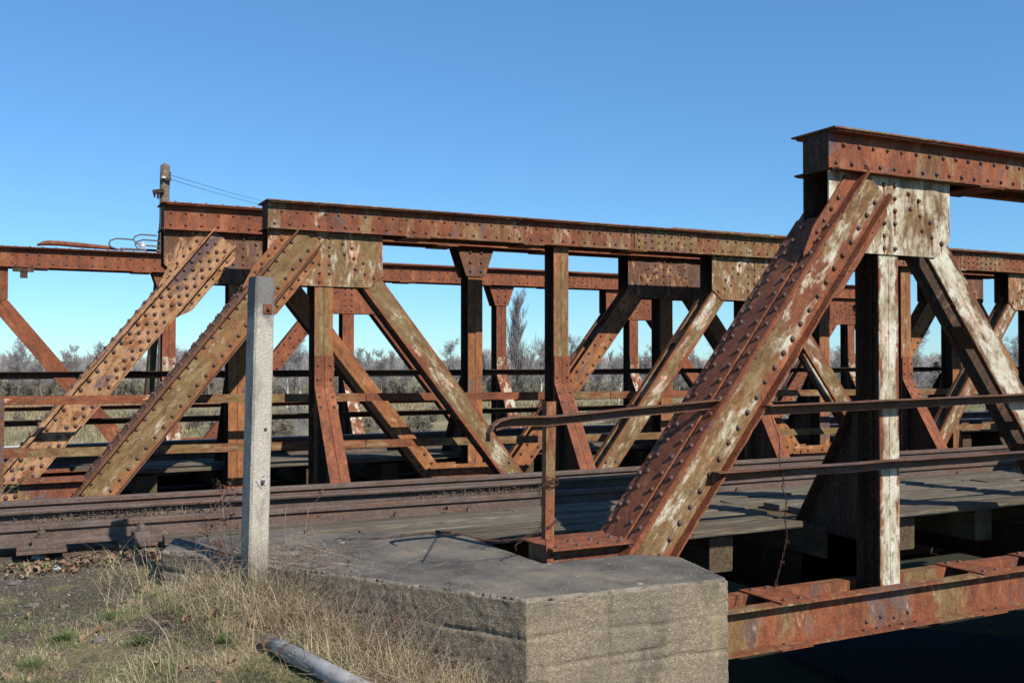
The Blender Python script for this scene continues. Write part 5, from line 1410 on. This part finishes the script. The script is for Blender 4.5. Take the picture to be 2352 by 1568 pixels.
for k, (px, dep, s_, kind, where) in enumerate((
        (40, 155, .92, 'round', 'at the far left beyond the leftmost diagonal'), (100, 150, .80, 'round', 'in the gap left of the orange end post'), (165, 160, .95, 'round', 'second from the left behind the orange end post'),
        (222, 150, .88, 'round', 'just left of the orange end post'), (265, 158, .85, 'slim', 'between the two left end posts'), (398, 150, .98, 'round', 'right of the farthest truss post at the left'),
        (430, 160, .7, 'slim', 'small, between the left end posts'), (480, 155, .8, 'round', 'behind the olive end post'), (680, 140, .92, 'round', 'right of the concrete post'), (825, 150, .96, 'round', 'behind the crossing diagonals'),
        (875, 138, .80, 'round', 'in the triangle under the olive gusset'), (935, 150, .72, 'slim', 'small, right of the triangle'), (1045, 150, .93, 'round', 'left of the two thin posts'), (1110, 165, .7, 'slim', 'low, beside the poplar on its left'),
        (1260, 155, .9, 'slim', 'right of the poplar'), (1320, 140, 1.0, 'round', 'beside the second upright of the olive truss'), (1375, 150, .82, 'slim', 'behind the orange diagonal'),
        (1480, 130, .95, 'round', 'right of the thin red post'), (1560, 150, .9, 'round', 'behind the olive diagonal'), (1650, 150, .95, 'round', 'behind the white spotted gusset'), (1720, 160, .9, 'slim', 'behind the big near end post'),
        (1850, 140, .9, 'round', 'right of the near end post'), (1930, 150, .95, 'round', 'left of the tall white post'), (2060, 130, .9, 'round', 'just right of the tall white post'), (2110, 100, .95, 'round', 'with thick limbs under the white diagonal'),
        (2200, 130, 1.0, 'round', 'in the dark bay at the right'), (2265, 110, 1.05, 'round', 'in the small window at the far right'), (2330, 140, 1.0, 'round', 'at the far right edge'))):
    tree(kind, k, px, dep, s_ * 1.12, 'bare ' + ('slender' if kind == 'slim' else 'spreading') + ' tree ' + where)
for k, (px, dep, s_, where) in enumerate(((1243, 120, .80, 'right of the poplar'), (1420, 112, .78, 'seen between orange diagonal and thin red post'), (690, 120, .7, 'low beside the concrete post'), (1710, 105, .62, 'seen through the dark bay behind the near end post'), (1795, 110, .7, 'left of the grey diagonal'), (1876, 100, .8, 'right of the grey diagonal'), (660, 118, .68, 'closest to the concrete post'))):
    tree('birch', k, px, dep, s_, 'white stemmed birch ' + where, 'birches in front of the wood')
# two dark conifers
def conifer(px, dep, H, lab):
    p = atD(px, dep, 0); z = float(ground_h(p.x, p.y)); e = empty('conifer', (p.x, p.y, z), lab, 'tree', 'dark conifers'); m = MB(); m.tube([(0, 0, -.3), (0, 0, H)], [.16, .02], 6); o = m.obj('trunk', M['bark'], e, (p.x, p.y, z))
    r_ = np.random.default_rng(int(px)); V = []; T = []; b = 0
    for i in range(26):
        h_ = H * (.18 + .8 * i / 26); R_ = (1 - i / 27) * H * .22 + .15
        for k in range(7):
            a = r_.uniform(0, 6.3); n_ = 30; u = r_.random(n_) ** .6 * R_ * r_.uniform(.6, 1.1)
            c = np.stack([np.cos(a) * u + r_.normal(0, .07, n_), np.sin(a) * u + r_.normal(0, .07, n_), h_ - u * .25 + r_.normal(0, .04, n_)], 1)
            for j in range(3): V.append(c + r_.normal(0, .085, (n_, 3)))
            q = np.arange(n_); T.append(np.stack([q, q + n_, q + 2 * n_], 1) + b); b += 3 * n_
    place('crown', np_mesh('crown', np.concatenate(V), np.concatenate(T), M['conifer']), e, (p.x, p.y, z))
conifer(2150, 120, 6.0, 'dark conifer with drooping branches behind the tall white post'); conifer(1092, 150, 5.0, 'low dark green pine left of the poplar at the wood edge')
# the wood behind, reading as one mass
def wood_mass(name, n_, d0, d1, kind, smin, smax, lab, seed, cat='wood', x0=-200, x1=2550, zt=0):
    r_ = random.Random(seed); Vs = []; Ts = []; mis = []; b = 0
    for i in range(n_):
        px, dep, s_ = r_.uniform(x0, x1), r_.uniform(d0, d1), r_.uniform(smin, smax); p = atD(px, dep, 0); z = float(ground_h(p.x, p.y)) + zt
        tm, cm = protos[kind][i % len(protos[kind])]; a = r_.uniform(0, 6.3)
        for q, me in enumerate((tm, cm)):
            v = np.empty(len(me.vertices) * 3, np.float32); me.vertices.foreach_get('co', v); v = v.reshape(-1, 3).astype(float)
            t = np.empty(len(me.loops), np.int32); me.loops.foreach_get('vertex_index', t); t = t.reshape(-1, 3)
            v = np.stack([v[:, 0] * math.cos(a) - v[:, 1] * math.sin(a), v[:, 0] * math.sin(a) + v[:, 1] * math.cos(a), v[:, 2]], 1) * s_ + np.array((p.x, p.y, z))
            Vs.append(v); Ts.append(t + b); b += len(v); mis.append(np.full(len(t), q))
    me0 = protos[kind][0]
    o = place(name, np_mesh(name, np.concatenate(Vs), np.concatenate(Ts), None, [me0[0].materials[0], me0[1].materials[0]], np.concatenate(mis))); tag(o, lab, cat, kind='stuff'); return o
for kind in ('slim',):
    pass
protos['thin'] = []
for s_ in (61, 62, 63):
    TR, TW = grow(s_, H=7, spread=.42, up=.55, n_main=7, depth=3, kids=2, twig_r=.018, r_trunk=.09, clear=.1); protos['thin'].append((seg_mesh('trunk', TR, M['bark'], 3), seg_mesh('crown', TW, M['twigs_far'])))
protos['low'] = []
for s_ in (71, 72):
    TR, TW = grow(s_, H=2.4, spread=.6, up=.3, n_main=5, depth=2, kids=4, twig_r=.016, r_trunk=.03, clear=.0, multi=5); protos['low'].append((seg_mesh('trunk', TR, M['twigs_far'], 3), seg_mesh('crown', TW, M['hedge'])))
wood_mass('bare_wood', 300, 160, 215, 'thin', .6, 1.05, 'bare grey brown wood along the far side of the meadow', 1)
wood_mass('undergrowth', 230, 150, 178, 'low', .8, 1.4, 'olive undergrowth at the foot of the far wood', 2, 'undergrowth')
wood_mass('meadow_scrub', 50, 80, 94, 'low', .4, .8, 'brown scrub across the near meadow', 3, 'scrub')
# backing belt of forest farther off
def forest_belt():
    r_ = np.random.default_rng(12); n_ = 60000; ang = r_.uniform(-.75, .72, n_); dep = r_.uniform(230, 300, n_)
    top = 3.2 + 7.5 * fbm(ang * 40, ang * 0, .8, 4, 4) ** 1.5
    hgt = FLOOR + r_.random(n_) ** .8 * top
    px = np.tan(ang) * dep; fx = Vector((math.sin(R(YAW)), math.cos(R(YAW)), 0)); rx = Vector((math.cos(R(YAW)), -math.sin(R(YAW)), 0))
    X = px * rx.x + dep * fx.x; Y = px * rx.y + dep * fx.y
    P0 = np.stack([X, Y, hgt], 1); L = r_.uniform(.6, 2.0, n_); tilt = r_.normal(0, .35, (n_, 3)); d = np.stack([tilt[:, 0], tilt[:, 1], np.ones(n_)], 1); P1 = P0 + d * L[:, None]
    W = np.stack([np.full(n_, rx.x), np.full(n_, rx.y), np.zeros(n_)], 1) * r_.uniform(.05, .14, n_)[:, None]
    V = np.stack([P0 - W, P0 + W, P1], 1).reshape(-1, 3); T = np.arange(n_ * 3).reshape(-1, 3)
    tag(place('distant_wood', np_mesh('distant_wood', V, T, M['twigs_far'])), 'haze-coloured line of distant bare woodland behind the nearer trees', 'wood', kind='stuff')
forest_belt()
# individually visible bushes and small trees in the near meadow
for k, (px, dep, s_, lab) in enumerate(((655, 60, 1.0, 'bare shrub right of the concrete post at rail height'), (120, 78, .9, 'low brown bush in the meadow at the left'), (850, 70, .8, 'brown bush on the near bank behind the red brackets'),
        (960, 66, .9, 'low leafless bush under the crossing diagonals'), (1330, 64, .8, 'pale leafless bush behind the handrail'), (500, 72, .9, 'leafless bush behind the olive end post'), (1790, 50, .9, 'leafless bush beyond the red bracket behind the near end post'))):
    tree('bush', k, px, dep, s_, lab, 'leafless bushes in the near meadow', 'bush')
tree('round', 1, 652, 62, .42, 'small bare tree standing in the near meadow right of the concrete post', 'small trees in the near meadow'); tree('round', 3, 690, 66, .40, 'small bare tree in the near meadow left of the olive upright', 'small trees in the near meadow')
# reeds and rough grass of the meadow as upright blades
def meadow(name, n_, d0, d1, mat, L, lab, seed, sd, lo, hi):
    r_ = np.random.default_rng(seed); ang = r_.uniform(-.62, .60, n_ * 2); dep = np.sqrt(r_.uniform(d0 * d0, d1 * d1, n_ * 2)); f = Vector((math.sin(R(YAW)), math.cos(R(YAW)))); q = Vector((math.cos(R(YAW)), -math.sin(R(YAW))))
    X = np.tan(ang) * dep * q.x + dep * f.x; Y = np.tan(ang) * dep * q.y + dep * f.y; H = ground_h(X, Y)
    ok = (H < -4.5) & (fbm(X, Y, .06, sd, 3) > r_.uniform(lo, hi, n_ * 2)); X, Y, H, dep = X[ok][:n_], Y[ok][:n_], H[ok][:n_], dep[ok][:n_]; k = len(X)
    V, T = blades(np.stack([X, Y, H], 1), r_.uniform(*L, k), .0009 * dep * r_.uniform(.5, 1.3, k), r_.uniform(0, .5, k), r_.uniform(0, 6.3, k), r_.uniform(0, .3, k))
    tag(place(name, np_mesh(name, V, T, mat)), lab, 'rough grass', kind='stuff')
meadow('dry_reeds', 26000, 58, 130, M['reed'], (.2, .7), 'dry straw coloured reeds and rough grass in the meadow', 21, 51, .42, .58)
meadow('meadow_grass', 14000, 60, 150, M['hedge'], (.1, .35), 'short olive green meadow grass', 22, 52, .40, .6)
